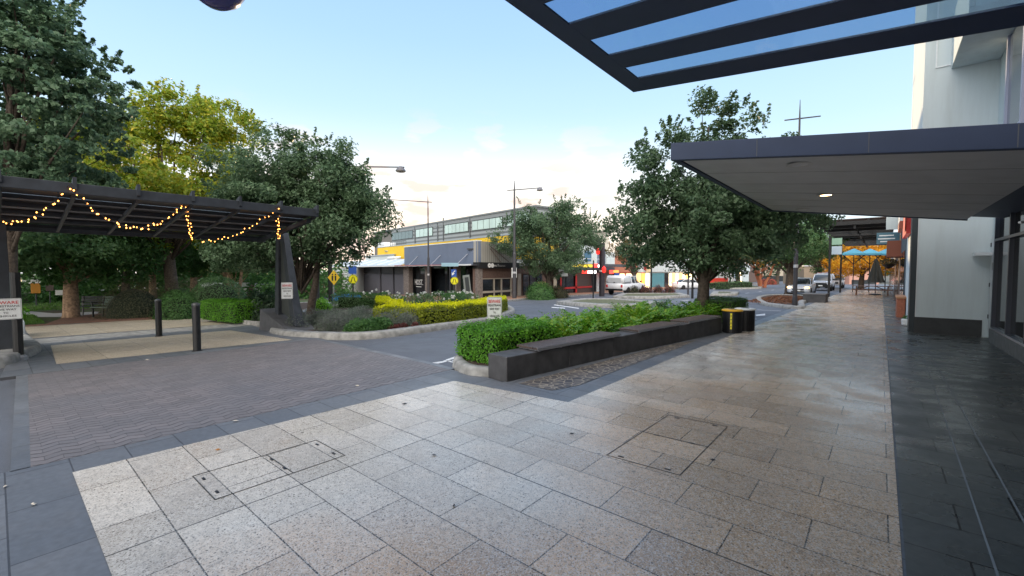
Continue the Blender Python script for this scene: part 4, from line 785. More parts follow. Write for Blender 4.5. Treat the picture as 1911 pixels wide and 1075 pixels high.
# ================================================================ right hand building
XB=2.0
hb=thing('corner_building','white rendered building on the right with dark framed shop windows','building',(XB,8,0)); hM=Matrix.Translation((-XB,-8,0))
def hp(name,mb,m,bev=0,label=None,parent=None):
    o=mesh_obj(name,loc(mb,hM),m,parent or hb,bev)
    if label:o['label']=label
    return o
YE=16.25
b=MB(); b.bb(.74,2.13,YE,YE+7,-.4,14); b.bb(2.13,8,YE,YE+7,-.4,14); hp('wall',b,M_WHITE,.01,'white rendered wall facing the camera')
b=MB(); b.bb(.722,2.0,YE-.018,YE+.1,-.2,.34); hp('skirting',b,mat('dark_skirting',(.035,.037,.038),.6,noise=.2,nscale=6),.004)
b=MB(); b.bb(.735,.748,YE-.012,YE-.001,-.1,4); hp('corner_trim',b,M_WHITEP)
b=MB(); b.bb(.62,.739,YE+.15,YE+.9,-.3,4.2); hp('dark_pier',b,mat('dark_pier',(.025,.035,.04),.6))
b=MB(); b.bb(2.12,2.5,15.15,YE,-.1,3.05); b.bb(2.12,6,13.2,YE,3.05,14); hp('wall',b,M_WHITE,0,'white return wall with the service door')
b=MB(); b.bb(2.09,2.12,15.35,16.15,.06,2.45); dr=hp('door',b,mat('white_door',(.60,.62,.62),.5),.004)
b=MB(); b.bb(2.05,2.088,15.46,15.50,1.0,1.22); hp('door_handle',b,M_ALU,parent=dr); b=MB(); b.bb(2.08,2.0885,15.68,15.86,1.62,1.8); hp('door_plaque',b,mat('plaque',(.2,.2,.2),.4),parent=dr)
b=MB()
for z in (.4,1.2,2.2): b.bb(2.075,2.0895,16.1,16.16,z,z+.1)
hp('door_hinge',b,M_BLACK,parent=dr)
b=MB(); b.bb(1.78,2.119,15.9,YE-.02,1.98,2.06); hp('vent_hood',b,M_SIGNW)
# glazed shopfront
b=MB(); b.bb(1.98,2.3,-6,15.15,-.1,.24); hp('plinth',b,mat('stone_plinth',(.14,.145,.14),.7,noise=.25,nscale=8),.01)
mul=[15.1,13.55,12.0,10.4,8.7,7,5,3,1,-1,-3,-5]
for a,c in zip(mul,mul[1:]): b=MB(); b.bb(2.07,2.085,c+.04,a-.04,.28,3.0); hp('window_pane',b,M_WIN)
for a in mul: b=MB(); b.bb(2.0,2.12,a-.04,a+.04,.24,3.4); hp('window_mullion',b,mat('frame_dark_blue',(.02,.028,.05),.4),.004)
b=MB(); b.bb(1.985,2.12,-5,15.06,.241,.285); hp('window_sill',b,M_ALU,.004)
b=MB(); b.bb(1.99,2.12,-5,15.0,2.28,2.34); hp('window_transom',b,mat('frame_dark_blue',(.02,.028,.05)),.004)
b=MB(); b.bb(2.2,6,-6,15.15,-.1,.1); b.bb(4.5,4.6,-6,15.15,0,3.2); b.bb(2.3,4.5,-6,15.15,3.0,3.1); hp('shop_interior',b,mat('interior_grey',(.10,.12,.12),.8))
b=MB(); b.bb(2.12,6,-6,13.2,3.4,14); b.bb(2.02,2.12,-6,15.1,3.05,3.4); hp('wall',b,mat('dark_upper_cladding',(.03,.035,.045),.5),0,'dark clad upper wall above the canopies')
# upper window and slab
b=MB(); b.bb(2.06,2.115,13.3,14.75,4.6,9.5); wn=hp('window_pane',b,mat('upper_glass',(.10,.13,.17),.08,spec=.7)); 
b=MB()
for yy in (13.25,14.8): b.bb(2.02,2.118,yy-.05,yy+.05,4.5,9.6)
b.bb(2.02,2.117,13.3,14.75,4.5,4.6); hp('window_frame',b,mat('frame_white_blue',(.35,.38,.5),.4),0,parent=wn)
b=MB(); b.bb(1.25,2.119,13.3,YE-.02,6.85,7.1); b.bb(1.25,1.35,13.3,YE-.02,7.1,8.2); hp('balcony_slab',b,M_WHITE,.01)
b=MB(); b.bb(.95,1.25,YE-.03,YE-.001,6.95,6.98); b.bb(.95,.98,YE-.03,YE-.001,6.98,12); hp('conduit',b,M_SIGNW)
b=MB(); b.tube([(1.98,4.6,2.75),(1.55,8.6,2.62)],.02,6); b.tube([(1.98,11.6,2.45),(1.62,10.3,2.36)],.018,6); hp('stay_rod',b,M_ALU)
# ---------------------------------------------------------------- canopies
def plane(x,z0,k,x0=-2.4): return z0-k*(x-x0)
c1=thing('glass_canopy','dark steel and glass canopy jutting out overhead at the top right','canopy',(2,2,3.4)); cM=Matrix.Translation((-2,-2,-3.4))
def cb(name,mb,m,bev=0,par=None): return mesh_obj(name,loc(mb,cM),m,par or c1,bev)
def slab(x0,x1,y0,y1,zo,th,z0,k):
    b=MB(); b.hexa([(x0,y0,plane(x0,z0,k)+zo),(x1,y0,plane(x1,z0,k)+zo),(x1,y1,plane(x1,z0,k)+zo),(x0,y1,plane(x0,z0,k)+zo)],[(x0,y0,plane(x0,z0,k)+zo+th),(x1,y0,plane(x1,z0,k)+zo+th),(x1,y1,plane(x1,z0,k)+zo+th),(x0,y1,plane(x0,z0,k)+zo+th)]); return b
YT=5.23
cb('edge_beam',slab(-2.43,-2.2,-6,YT,0,.018,3.84,.1),M_FRAME)
yy=YT; bs=[(4.84,5.23)]
while yy>-4: yy-=.75; bs.append((yy-.36,yy))
bs[1:]=[(a+.02,b_+.02) for a,b_ in bs[1:]]
for a,b_ in bs: cb('cross_beam',slab(-2.199,2.05,a,b_,0,.018,3.84,.1),M_FRAME)
for (a,b_),(c_,d_) in zip(bs,bs[1:]): cb('glass_pane',slab(-2.2,2.0,d_+.002,a-.002,.004,.012,3.84,.1),M_SKYGL)
c2=thing('solid_canopy','blue grey edged canopy with pale soffit over the footpath on the right','canopy',(2,9,3)); cM=Matrix.Translation((-2,-9,-3))
K2=.125; Z2=3.28
def hex2(x0,x1,y00,y01,y10,y11,zo0,zo1): # y at x0 (near,far), at x1
    b=MB(); P=[(x0,y00),(x1,y10),(x1,y11),(x0,y01)]; b.hexa([(x,y,plane(x,Z2,K2)+zo0) for x,y in P],[(x,y,plane(x,Z2,K2)+zo1) for x,y in P]); return b
def cb2(name,mb,m,bev=0,par=None): return mesh_obj(name,loc(mb,cM),m,par or c2,bev)
cb2('soffit',hex2(-2.34,1.48,6.66,13.95,6.72,14.6,.0,.05),M_SOFF)
jm=mat('soffit_joint',(.12,.125,.13),.8)
for k in range(1,6):
    y_=6.7+k*1.2; b=MB(); b.hexa([(x,y,plane(x,Z2,K2)-.002) for x,y in ((-2.33,y_),(1.45,y_),(1.45,y_+.008),(-2.33,y_+.008))],[(x,y,plane(x,Z2,K2)+.002) for x,y in ((-2.33,y_),(1.45,y_),(1.45,y_+.008),(-2.33,y_+.008))]); cb2('soffit_joint',b,jm)
cb2('roof_deck',hex2(-2.38,2.1,6.62,14.2,6.68,14.7,.07,.20),M_FRAME)
cb2('front_fascia',hex2(-2.44,2.1,6.54,6.64,6.60,6.70,-.03,.22),M_FRAME,.006)
for k in range(3):
    x_=-1.3+k*1.15; b=MB(); y_=6.54+(x_+2.44)/4.54*.06; z_=plane(x_,Z2,K2); b.bb(x_-.004,x_+.004,y_-.003,y_+.001,z_-.02,z_+.21); cb2('fascia_joint',b,jm)
cb2('side_fascia',hex2(-2.46,-2.36,6.641,14.15,6.641,14.1,-.02,.215),M_FRAME,.006)
cb2('rear_fascia',hex2(-2.36,1.5,13.98,14.1,14.62,14.72,-.02,.2),M_FRAME)
for k,(x_,y_) in enumerate(((-.90,7.25),(-.86,10.45),(-1.55,13.2))):
    l=MB().lathe([(.17,-.012),(.15,-.02),(.10,-.02)],(x_,y_,plane(x_,Z2,K2)),20); o=cb2('downlight',l,mat('downlight_trim',(.42,.42,.42),.5)); lit=(k==1)
    q=MB().lathe([(.095,-.021),(.05,-.024)],(x_,y_,plane(x_,Z2,K2)),16); cb2('lamp_glass',q,mat('lit_downlight',(1,.8,.5),.5,emit=(1,.65,.3),es=5) if lit else mat('unlit_downlight',(.4,.4,.4),.3),par=o)
# ---------------------------------------------------------------- shops beyond the white wall
def shop(name,lb,x0,y0,x1,y1,h,m,parts):
    t=thing(name,lb,'building',(x0,y0,zg(x0,y0)))
    b=MB(); b.bb(0,x1-x0,0,y1-y0,-.5,h); mesh_obj('wall',b,m,t,.01)
    for nm,(a,b_,c,d,e,f),mm in parts: mesh_obj(nm,MB().bb(a,b_,c,d,e,f),mm,t,.005)
    return t
M_BLUEW=mat('blue_grey_render',(.045,.075,.10),.7,noise=.1,nscale=4); M_BROWN=mat('brown_brick',(.13,.085,.07),.8,noise=.25,nscale=12)
shop('shop_building','blue grey fronted shop just past the white building',.72,23.3,8,29,4.6,M_BLUEW,[('shop_window',(-.02,.0,.6,2.4,.5,2.6),M_WIN),('sign_panel',(-.14,-.02,-4,-.8,3.0,3.9),M_RED),('shop_window',(-.02,.0,3.0,4.8,.5,2.6),M_WIN)])
shop('shop_building','brown brick shop with dark awning box further along the footpath',.74,29,8,42,4.2,M_BROWN,[('awning_box',(-.55,-.001,.2,3.4,2.55,3.35),mat('rust_awning',(.22,.07,.04),.7)),('shop_window',(-.02,.0,4,6,.5,2.4),M_WIN),('shop_window',(-.02,.0,7,9,.5,2.4),M_WIN),('fascia',(-.62,-.001,.0,.19,3.9,5.0),M_WHITE)])
shop('shop_building','pale shop row closing the footpath on the right',.8,42,9,75,4.4,mat('pale_shop',(.35,.33,.31),.8),[('shop_window',(-.02,0,2+4*k,5+4*k,.4,2.4),M_WIN) for k in range(7)])
t=thing('hanging_sign','teal hanging sign with pale lettering under the far shop awning','sign',(.28,31,zg(.28,31)+3.6)); mesh_obj('sign_plate',MB().box((-.05,0,0),(.95,.06,.62)),mat('teal_sign',(.06,.15,.20),.5),t,.01)
for z,w in ((.15,.6),(-.02,.7),(-.17,.5)): mesh_obj('lettering',MB().box((-.12,-.034,z),(w,.004,.06)),M_SIGNW,t)
mesh_obj('bracket',MB().tube([(.5,0,.2),(.42,0,.2)],.03,6),M_WHITEP,t)
t=thing('wall_sign','tilted white and red sign board high on the blue grey shop','sign',(.45,19.5,0)); mesh_obj('board',MB().box((0,0,3.55),(.08,1.8,.75)),M_SIGNW,t,.01); mesh_obj('red_strip',MB().box((-.005,0,3.05),(.09,1.8,.25)),mat('rust_red',(.30,.07,.04),.6),t,.005)
t=thing('brick_planter','orange brick planter box at the foot of the blue grey shop','planter',(.50,22.4,zg(.5,22.4))); mesh_obj('box',MB().bb(-.02,.22,-.5,1.1,-.1,.72),mat('orange_brick',(.33,.11,.06),.8,noise=.3,nscale=20),t,.01); mesh_obj('timber_top',MB().bb(-.05,.25,-.55,1.15,.722,.80),mat('orange_timber',(.40,.20,.10),.7),t,.01)
t=thing('white_pot','small white pot on the ground beside the dark pier','pot',(.62,18.3,zg(.6,18.3))); mesh_obj('pot',MB().lathe([(.06,0),(.10,.04),(.11,.2),(.09,.22)],n=16),M_WHITEP,t); P=in_ball(80)*.08+[0,0,.26]; leaves('plant',P,.05,L_PARK,t)
t=thing('hanging_basket','hanging flower basket under the far shop front','hanging basket',(.30,33,zg(.3,33)+2.25)); mesh_obj('basket',MB().lathe([(.05,-.25),(.25,-.1),(.3,.02)],n=14),M_BLACK,t); leaves('plant',in_ball(500)*[.42,.42,.22]+[0,0,.1],.09,L_BRONZE,t); mesh_obj('chain',MB().tube([(0,0,.05),(0,0,1.1)],.012,5),M_STEEL,t)
# ---------------------------------------------------------------- far verandah, table, umbrellas
vr=thing('verandah','slatted dark verandah over the footpath beyond the solid canopy','verandah',(-1.2,32,0)); VX0,VX1,VY0,VY1=-3.0,.55,31,60
for k in range(12):
    y_=VY0+k*2.5; b=MB(); b.bb(VX0+1.2,VX1+1.2,y_-32-.1,y_-32+.1,4.15,4.35); mesh_obj('cross_beam',b,M_BLACK,vr)
    b=MB(); b.bb(-.05,.05,y_-32+.05,y_-32+.25,3.95,4.35); mesh_obj('bracket',b,M_BLACK,vr)
for x_ in (-3.0,-1.8,-.6,.5): b=MB(); b.bb(x_+1.2-.05,x_+1.2+.05,VY0-32,VY1-32,4.352,4.46); mesh_obj('rafter',b,M_BLACK,vr)
for k in range(2): b=MB(); b.bb(VX0+1.2,VX1+1.2,VY0-32+k*11,VY0-32+6+k*11,4.462,4.49); mesh_obj('roof_sheet',b,mat('brown_soffit',(.16,.13,.12),.7),vr)
for y_ in (40,52): b=MB(); b.bb(-2.95+1.2-.07,-2.95+1.2+.07,y_-32-.07,y_-32+.07,-1,4.15); mesh_obj('post',b,M_BLACK,vr)
tb=thing('picnic_table','brown timber picnic table with benches on the footpath under the verandah','picnic table',gp(-.55,46.5))
for k in range(5): mesh_obj('table_plank',MB().box((0,-.32+k*.16,.76),(2.6,.15,.045)),M_WOOD,tb)
for s in(-1,1):
    for q in(0,.16): mesh_obj('bench_plank',MB().box((0,s*(.72+q),.46),(2.6,.14,.04)),M_WOOD,tb)
    for e in(-1,1): mesh_obj('leg',MB().box((e*1.0,s*.38,.36),(.08,.09,.88),rx=s*.5),M_WOOD,tb)
    b=MB(); b.box((s*1.0,0,.42),(.07,1.6,.08)); b.box((s*.62,0,.56),(.9,.06,.06),ry=s*.45); mesh_obj('brace',b,M_WOOD,tb)
um=thing('closed_umbrella','closed grey market umbrella standing at the picnic table','umbrella',gp(-.35,48)); mesh_obj('pole',MB().tube([(0,0,0),(0,0,3.1)],.03,8),M_STEEL,um); mesh_obj('base',MB().lathe([(.4,0),(.4,.08),(.06,.12)],n=16),M_BLACK,um)
fl=MB(); n=40
prof=[(.05,3.05),(.16,2.7),(.30,2.0),(.42,1.35),(.50,1.05)]
vs=[((r*(1+.28*math.sin(8*2*PI*k/n)))*math.cos(2*PI*k/n),(r*(1+.28*math.sin(8*2*PI*k/n)))*math.sin(2*PI*k/n),z) for r,z in prof for k in range(n)]
fl.add(vs,[(i*n+k,i*n+(k+1)%n,(i+1)*n+(k+1)%n,(i+1)*n+k) for i in range(4) for k in range(n)]); mesh_obj('folded_canopy',fl,mat('umbrella_grey',(.10,.11,.11),.9),um,smooth=True)
M_TEAL=mat('teal_canvas',(.10,.36,.50),.8)
for k,(u,lb) in enumerate(((1592,'left teal umbrella above the picnic table'),(1622,'middle teal umbrella above the picnic table'),(1652,'right teal umbrella beside the shops'))):
    x,y=Z(u,43); t=thing('open_umbrella',lb,'umbrella',gp(x,y),0,'row of teal umbrellas'); zt=4.05
    c=MB(); c.add([(0,0,zt+.25),(-.9,-.9,zt-.25),(.9,-.9,zt-.25),(.9,.9,zt-.25),(-.9,.9,zt-.25)],[(0,1,2),(0,2,3),(0,3,4),(0,4,1)]); c.add([(0,0,zt+.22),(-.9,-.9,zt-.40),(.9,-.9,zt-.40),(.9,.9,zt-.40),(-.9,.9,zt-.40)],[(0,2,1),(0,3,2),(0,4,3),(0,1,4)])
    c.bb(-.9,.9,-.91,-.9,zt-.42,zt-.25); mesh_obj('canopy',c,M_TEAL,t); mesh_obj('pole',MB().tube([(0,0,0),(0,0,zt+.25)],.04,8),M_BLACK,t)
    for a in range(4): 
        ca,sa=math.cos(a*PI/2+PI/4),math.sin(a*PI/2+PI/4); mesh_obj('rib',MB().tube([(0,0,zt-1.3),(ca*1.2,sa*1.2,zt-.38)],.035,6),M_BLACK,t)
t=thing('pedestal_sign','white and green square sign hung at the verandah post','sign',(*Z(1560,33),zg(*Z(1560,33))+3.75)); mesh_obj('sign_plate',MB().box((0,0,-.25),(.62,.06,.62)),mat('pale_sky_sign',(.5,.62,.72),.4),t,.01); mesh_obj('green_panel',MB().box((0,0,.42),(.62,.06,.50)),mat('green_sign',(.30,.50,.38),.5),t,.01); mesh_obj('bracket',MB().tube([(.30,0,.2),(.55,0,.2)],.03,6),M_BLACK,t)
t=thing('concrete_seat','dark concrete block seat at the kerb near the silver sedan','seat block',gp(-2.95,31.5)); mesh_obj('block',MB().box((0,0,.22),(1.1,1.5,.48)),M_BENCHC,t,.02); mesh_obj('top_slab',MB().box((0,0,.49),(1.15,1.55,.06)),M_CONC,t,.01)
# ================================================================ buildings across the road
HC=Vector((-24.87,25.06)); AD=math.radians(169.8); zz=lambda v,d: H-(v-504)/FPX*d; hd=Vector((math.cos(AD),math.sin(AD))); hn=Vector((-hd.y,hd.x))
def fs(u,off=0):
    """distance along the frontage (set back by off) seen on bearing u"""
    r=ray(u,504); c=HC-hn*off; A=hd.x*(-r[1])+r[0]*hd.y; return ((-c.x)*(-r[1])+r[0]*(-c.y))/A
def sB(u,X=-24.87): r=ray(u,504); return X*r[1]/r[0]
hs=thing('shop_building','low grey blue and yellow shop with long awning across the road','building',(HC.x,HC.y,0),AD)
def box_part(par,name,x0,x1,y0,y1,z0,z1,m,bev=0,label=None):
    o=mesh_obj(name,MB().bb(x0,x1,y0,y1,z0,z1),m,par,bev)
    if label:o['label']=label
    return o
M_GB=mat('grey_blue_wall',(.14,.175,.25),.75,noise=.07,nscale=1.0,bump=.1,bscale=30); M_DGL=mat('shopfront_glass_dark',(.018,.024,.03),.08,spec=.7); M_DGREY=mat('dark_grey_cladding',(.075,.08,.095),.7,noise=.12,nscale=2)
M_STONE=mat('rough_stone_column',(.16,.14,.13),.85,noise=.4,nscale=8,bump=.8,bscale=12)
box_part(hs,'parapet_wall',0,13.05,-.4,0,2.06,3.95,M_GB); box_part(hs,'parapet_cap',-.02,13.08,-.45,.03,3.951,4.02,M_SIGNW,0)
OF=4.2; ya_,yb_=fs(953,OF),fs(705,OF); p_=HC+hd*fs(890,OF)-hn*OF; dp=-p_.x*_s+p_.y*_c; zt_=zz(445,dp)
box_part(hs,'upper_wall',ya_,yb_,-OF-.5,-OF,2.0,zt_,M_YEL,0,'bright yellow upper wall'); box_part(hs,'wall_cap',ya_-.05,yb_+.05,-OF-.55,-OF+.04,zt_+.002,zt_+.08,M_ALU); box_part(hs,'yellow_end_wall',ya_,ya_+.3,-OF-6,-OF-.501,2.6,zt_,M_YEL)
box_part(hs,'awning_soffit',-.02,38,-3.0,.6,2.0,2.055,M_DGREY); box_part(hs,'awning_edge',-.05,38,.601,.66,1.99,2.10,M_SIGNW); box_part(hs,'awning_edge_stripe',2.5,14,.661,.67,2.03,2.10,mat('red_stripe',(.35,.10,.11),.6))
# pale lean-to roof with ribs
b=MB(); b.hexa([(13.1,.4,2.10),(37,.4,2.10),(37,-2.0,2.85),(13.1,-2.0,2.85)],[(13.1,.4,2.14),(37,.4,2.14),(37,-2.0,2.89),(13.1,-2.0,2.89)]); rf=mesh_obj('lean_to_roof',b,mat('pale_blue_roof',(.42,.50,.58),.4),hs)
for k in range(9):
    x=13.3+k*2.9; b=MB(); b.hexa([(x,.4,2.145),(x+.1,.4,2.145),(x+.1,-2,2.895),(x,-2,2.895)],[(x,.4,2.22),(x+.1,.4,2.22),(x+.1,-2,2.97),(x,-2,2.97)]); mesh_obj('roof_rib',b,M_SIGNW,rf)
box_part(hs,'rear_wall',.6,38,-3.1,-3.0,-2.5,2.0,M_DGREY)
for (u0,u1) in ((764,845),(853,886),(757,762)): a,c=fs(u1,.0),fs(u0,0); box_part(hs,'shop_window',a+.2,c-.2,-1.5,-1.45,-2.4,1.95,M_DGL)
for (u0,u1,m) in ((660,700,M_DGREY),(701,724,M_DGREY),(725,744,M_DGREY)):
    a,c=fs(u1),fs(u0); o=box_part(hs,'shutter_panel',a+.15,c-.1,-.75,-.65,-2.4,1.15,mat('slate_panel',(.10,.105,.13),.7,noise=.08)); box_part(hs,'vent_panel',a+.15,c-.1,-.75,-.68,1.22,1.98,mat('vent_dark',(.05,.055,.065),.6))
for (u0,u1) in ((886,893),(846,852),(793,797),(753,763)): a,c=fs(u1),fs(u0); box_part(hs,'stone_column',a+(.02 if u1<893 else .05),c,-.45,.02,-2.4,1.985,M_STONE,.02)
box_part(hs,'host_window',fs(793)+.05,fs(764)-.1,-.7,-.66,-2.4,1.8,M_DGL)
tx=text_obj('lettering','HOST.',.75,M_WHITEP,hs,((fs(774,.64)+fs(789,.64))/2,-.64,.36),(PI/2,0,PI),bold=.01); 
wd=max(v.co.x for v in tx.data.vertices)-min(v.co.x for v in tx.data.vertices)
for v in tx.data.vertices: v.co.x*=(fs(774,.64)-fs(789,.64))/wd
box_part(hs,'underline_lettering',fs(786,.64),fs(776,.64),-.645,-.638,-.09,-.04,M_WHITEP)
for s in (2.2,6.6,11.0): mesh_obj('stay_rod',MB().tube([(s,.55,2.06),(s-.9,.02,2.95)],.035,6),mat('pale_rod',(.4,.42,.5),.5),hs)
# air ducts and plant on the roof
d=MB(); s0=fs(737,OF-.4)
for q in (0,.9): d.tube([(s0+2.6-q*.3,-OF+.4,2.5),(s0+2.5-q*.3,-OF+.4,2.95),(s0+1.9,-OF+.4,3.22-q*.1),(s0-1.6,-OF+.4,3.22-q*.1)],.13,8)
mesh_obj('air_duct',d,M_SIGNW,hs,smooth=True)
def plant(x,y,z,w,h): 
    o=box_part(hs,'air_conditioner',x-w/2,x+w/2,y-.9,y+.9,z,z+h,M_SIGNW,.05); m=MB()
    for k in range(5): m.bb(x-w/2-.02,x+w/2+.02,y+.9,y+.92,z+.1+k*h/6,z+.1+k*h/6+.03)
    mesh_obj('grille',m,mat('grille_grey',(.12,.13,.15),.5),o)
plant(fs(722,8),-8,4.6,2.6,1.25); 
r=MB()
for k in range(9): r.bb(yb_-6+k*.6,yb_-5.96+k*.6,-5.6,-5.56,zt_,zt_+.75)
r.bb(yb_-6,yb_-1.1,-5.6,-5.56,zt_+.72,zt_+.78); r.bb(yb_-6,yb_-1.1,-5.6,-5.56,zt_+.35,zt_+.39); mesh_obj('roof_railing',r,M_STEEL,hs)
# grey ribbed building behind
def ribbed(name,c,per=.55):
    t=NT(name); sx=t.n('ShaderNodeSeparateXYZ'); t.l(t.pos,sx.inputs[0]); w=t.math('PINGPONG',sx.outputs[2],per/2); f=t.rng(w,.10,.14,0,1)
    t.col(t.mix(f,tuple(q*.45 for q in c),c)); t.rough(.5); t.bump(f,.6,.05); return t.m
M_RIB=ribbed('ribbed_grey_cladding',(.27,.30,.31))
gb=thing('office_building','long grey ribbed upper storey with bands of pale green windows','building',(HC.x,HC.y,0),AD)
box_part(gb,'wall',6,42.7,-17,-12,-2,8.45,M_RIB); box_part(gb,'roof_edge',5.8,51,-18,-11.8,8.452,8.62,mat('roof_edge_grey',(.17,.19,.2),.5)); box_part(gb,'end_wall',42.7,51,-26,-12.3,-2,8.45,mat('brown_grey_end',(.14,.13,.12),.7))
box_part(gb,'upper_eave_band',6,42.6,-12,-11.93,8.0,8.45,mat('eave_grey',(.22,.24,.25),.5))
M_GW=mat('pale_green_window',(.42,.55,.52),.12,spec=.9,noise=.12,nscale=.6)
for (a,c,n) in ((34.7,42.4,6),(28.4,33.6,4),(19.0,24.9,6),(11.8,18.1,5),(7,11,3)):
    w=(c-a)/n; fr=box_part(gb,'window',a-.06,c+.06,-12,-11.94,6.66,7.96,mat('window_frame_dark',(.05,.06,.06),.5))
    for k in range(n): box_part(fr,'pane',a+k*w+.05,a+(k+1)*w-.05,-11.938,-11.90,6.74,7.88,M_GW if a<30 else mat('dark_green_window',(.12,.17,.18),.15))
for s in (33.95,26.9,25.3,18.6): box_part(gb,'downpipe',s-.07,s+.07,-12,-11.88,4,8.4 if s!=25.3 else 9.0,mat('pipe_grey',(.09,.10,.11),.5))

x,y=Z(1100,60); ct=thing('far_building','cream flat roofed upper storey rising right of the middle street tree','building',(x,y,0),math.atan2(_s,_c)); zt_=zz(432,60); box_part(ct,'wall',-3,2.6,0,8,-2,zt_,mat('cream_render',(.50,.48,.42),.8)); box_part(ct,'flat_roof',-3.3,3.3,-.6,8.4,zt_+.002,zt_+.75,mat('cream_roof_edge',(.55,.53,.46),.7)); box_part(ct,'window',-1.5,1.6,-.05,-.001,zt_-2.2,zt_-.9,M_DGL)
wb=thing('plant_building','stepped white service block with roof plant left of the yellow wall','building',(HC.x,HC.y,0),AD)
box_part(wb,'wall',24.2,34,-12,-4,-2,3.55,M_WHITE); box_part(wb,'wall',26,40,-20,-12.01,-2,5.6,mat('cream_wall',(.50,.45,.38),.8)); box_part(wb,'wall',34.01,48,-14,-6,-2,2.9,M_WHITE); box_part(wb,'parapet',24,34.2,-12.2,-3.9,3.552,3.7,M_ALU)
mesh_obj('satellite_dish',MB().lathe([(.02,-.15),(.5,.0),(.62,.12)],(27,-4.5,4.1),16),M_SIGNW,wb); box_part(wb,'roof_vent',30,31.2,-6,-5,3.701,4.3,M_ALU)
# restaurant corner
rs=thing('restaurant','dark brick restaurant with vertical grey boards above a black sign band','building',(HC.x,HC.y,0))
Ye=sB(964)-HC.y
t_=NT('grey_timber_boards'); v=t_.mapv(rot=(0,PI/2,0),sc=(1,1,1)); sx=t_.n('ShaderNodeSeparateXYZ'); t_.l(t_.pos,sx.inputs[0]); w=t_.math('PINGPONG',sx.outputs[1],.125); t_.col(t_.mix(t_.rng(w,.008,.018,0,1),(.10,.095,.085),(.36,.35,.32))); t_.rough(.8); M_BOARD=t_.m
box_part(rs,'boarded_parapet',-.4,.02,.02,Ye,2.25,3.95,M_BOARD); box_part(rs,'roof_deck',-1.2,-.41,.02,Ye,3.3,3.4,M_DGREY)
box_part(rs,'sign_band',-.4,.35,-.05,Ye,1.75,2.249,M_INK)
box_part(rs,'brick_wall',-.5,.0,.02,Ye,.95,1.749,M_BROWN); box_part(rs,'brick_wall',-.5,.0,.02,sB(900)-HC.y,-2.2,.949,M_BROWN); box_part(rs,'brick_wall',-.5,.0,sB(956)-HC.y,Ye,-2.2,.949,M_BROWN); box_part(rs,'brick_wall',-.5,.0,sB(900)-HC.y,sB(956)-HC.y,-2.2,-.98,M_BROWN)
box_part(rs,'interior',-1.6,-1.5,.4,Ye,-2.2,1.7,mat('dark_interior',(.02,.022,.025),.9))
a,c=sB(900)-HC.y,sB(956)-HC.y
wn=box_part(rs,'window',-.2,-.16,a,c,-.98,.949,M_DGL)
for f in (0,.40,.65,1): y_=a+.05+(c-a-.1)*f; box_part(wn,'frame',-.155,-.04,y_-.04,y_+.04,-.97,.94,mat('cream_frame',(.42,.38,.32),.5))
box_part(wn,'sill',-.159,-.03,a,c,-.28,-.12,mat('cream_frame',(.42,.38,.32),.5)); box_part(wn,'sill',-.159,-.03,a,c,-.979,-.90,mat('cream_frame',(.42,.38,.32),.5)); box_part(wn,'head',-.159,-.035,a,c,.86,.948,mat('cream_frame',(.42,.38,.32)))
y1_=sB(906)-HC.y
for k in range(2): q=MB().prism([(y1_+.1+k*.36+.19*math.cos(2*PI*i/20),2.0+.19*math.sin(2*PI*i/20)) for i in range(20)],.352,.362,'x'); mesh_obj('logo_disc',q,M_WHITEP,rs)
q=MB(); q.bb(.3625,.364,y1_+.0,y1_+.18,1.985,2.015); mesh_obj('logo_cut',q,M_INK,rs)
tx=text_obj('lettering','Humal Restaurant',.30,M_WHITEP,rs,(.352,(sB(914)+sB(937))/2-HC.y,2.0),(PI/2,0,PI/2)); wd=max(v.co.x for v in tx.data.vertices)-min(v.co.x for v in tx.data.vertices)
for v in tx.data.vertices: v.co.x*=(sB(937)-sB(914))/wd
for e in ((sB(914),3.6,sB(945),2.3),(sB(914),3.4,sB(929),2.3)): mesh_obj('stay_rod',MB().tube([(.05,e[0]-HC.y,e[1]),(.32,e[2]-HC.y,e[3])],.03,5),M_BROWN,rs)
# shops right of it
def row(lb,u0,u1,X,ztop,zb,wall,parts,depth=8,aw=None):
    ya,yb=sB(u0,X),sB(u1,X); t=thing('shop_building',lb,'building',(X,ya,0))
    box_part(t,'wall',-depth,-.3,0,yb-ya-.02,-3,zb,wall); box_part(t,'fascia',-.6,.0,0,yb-ya-.02,zb,ztop,wall)
    if aw: box_part(t,'awning',.001,1.6,0,yb-ya-.02,aw[0],aw[0]+.3,aw[1])
    for (nm,ua,ub,z0,z1,m,dx) in parts: box_part(t,nm,-.299+dx,-.25+dx,sB(ua,X)-ya,sB(ub,X)-ya,z0,z1,m)
    return t
M_CREAM=mat('cream_column',(.38,.34,.28),.8); M_WARM=mat('warm_lit_interior',(.9,.5,.15),.6,emit=(1,.45,.10),es=1.6); M_WARM2=mat('pale_lit_interior',(.9,.7,.4),.6,emit=(1,.72,.38),es=1.4); M_REDN=mat('red_neon',(.9,.05,.05),.5,emit=(1,.04,.03),es=1.6); M_WHN=mat('white_lit_sign',(.9,.9,.9),.5,emit=(1,.9,.85),es=2.2); M_YLIT=mat('yellow_lit_sign',(.8,.6,.05),.5,emit=(.9,.6,.05),es=.7)
row('brown fronted shop with cream columns behind the middle street tree',965,1040,-24.87,2.0,1.3,M_BROWN,[('column',966,972,-1.2,1.3,M_CREAM,.28),('column',1033,1039,-1.2,1.3,M_CREAM,.28),('shop_window',980,990,-1.1,1.2,M_DGL,.05),('shop_window',992,1003,-1.1,1.2,M_DGL,.05),('shop_window',1005,1015,-1.1,1.2,M_DGL,.05),('poster',1009,1015,-.6,-.1,M_YEL,.12)])
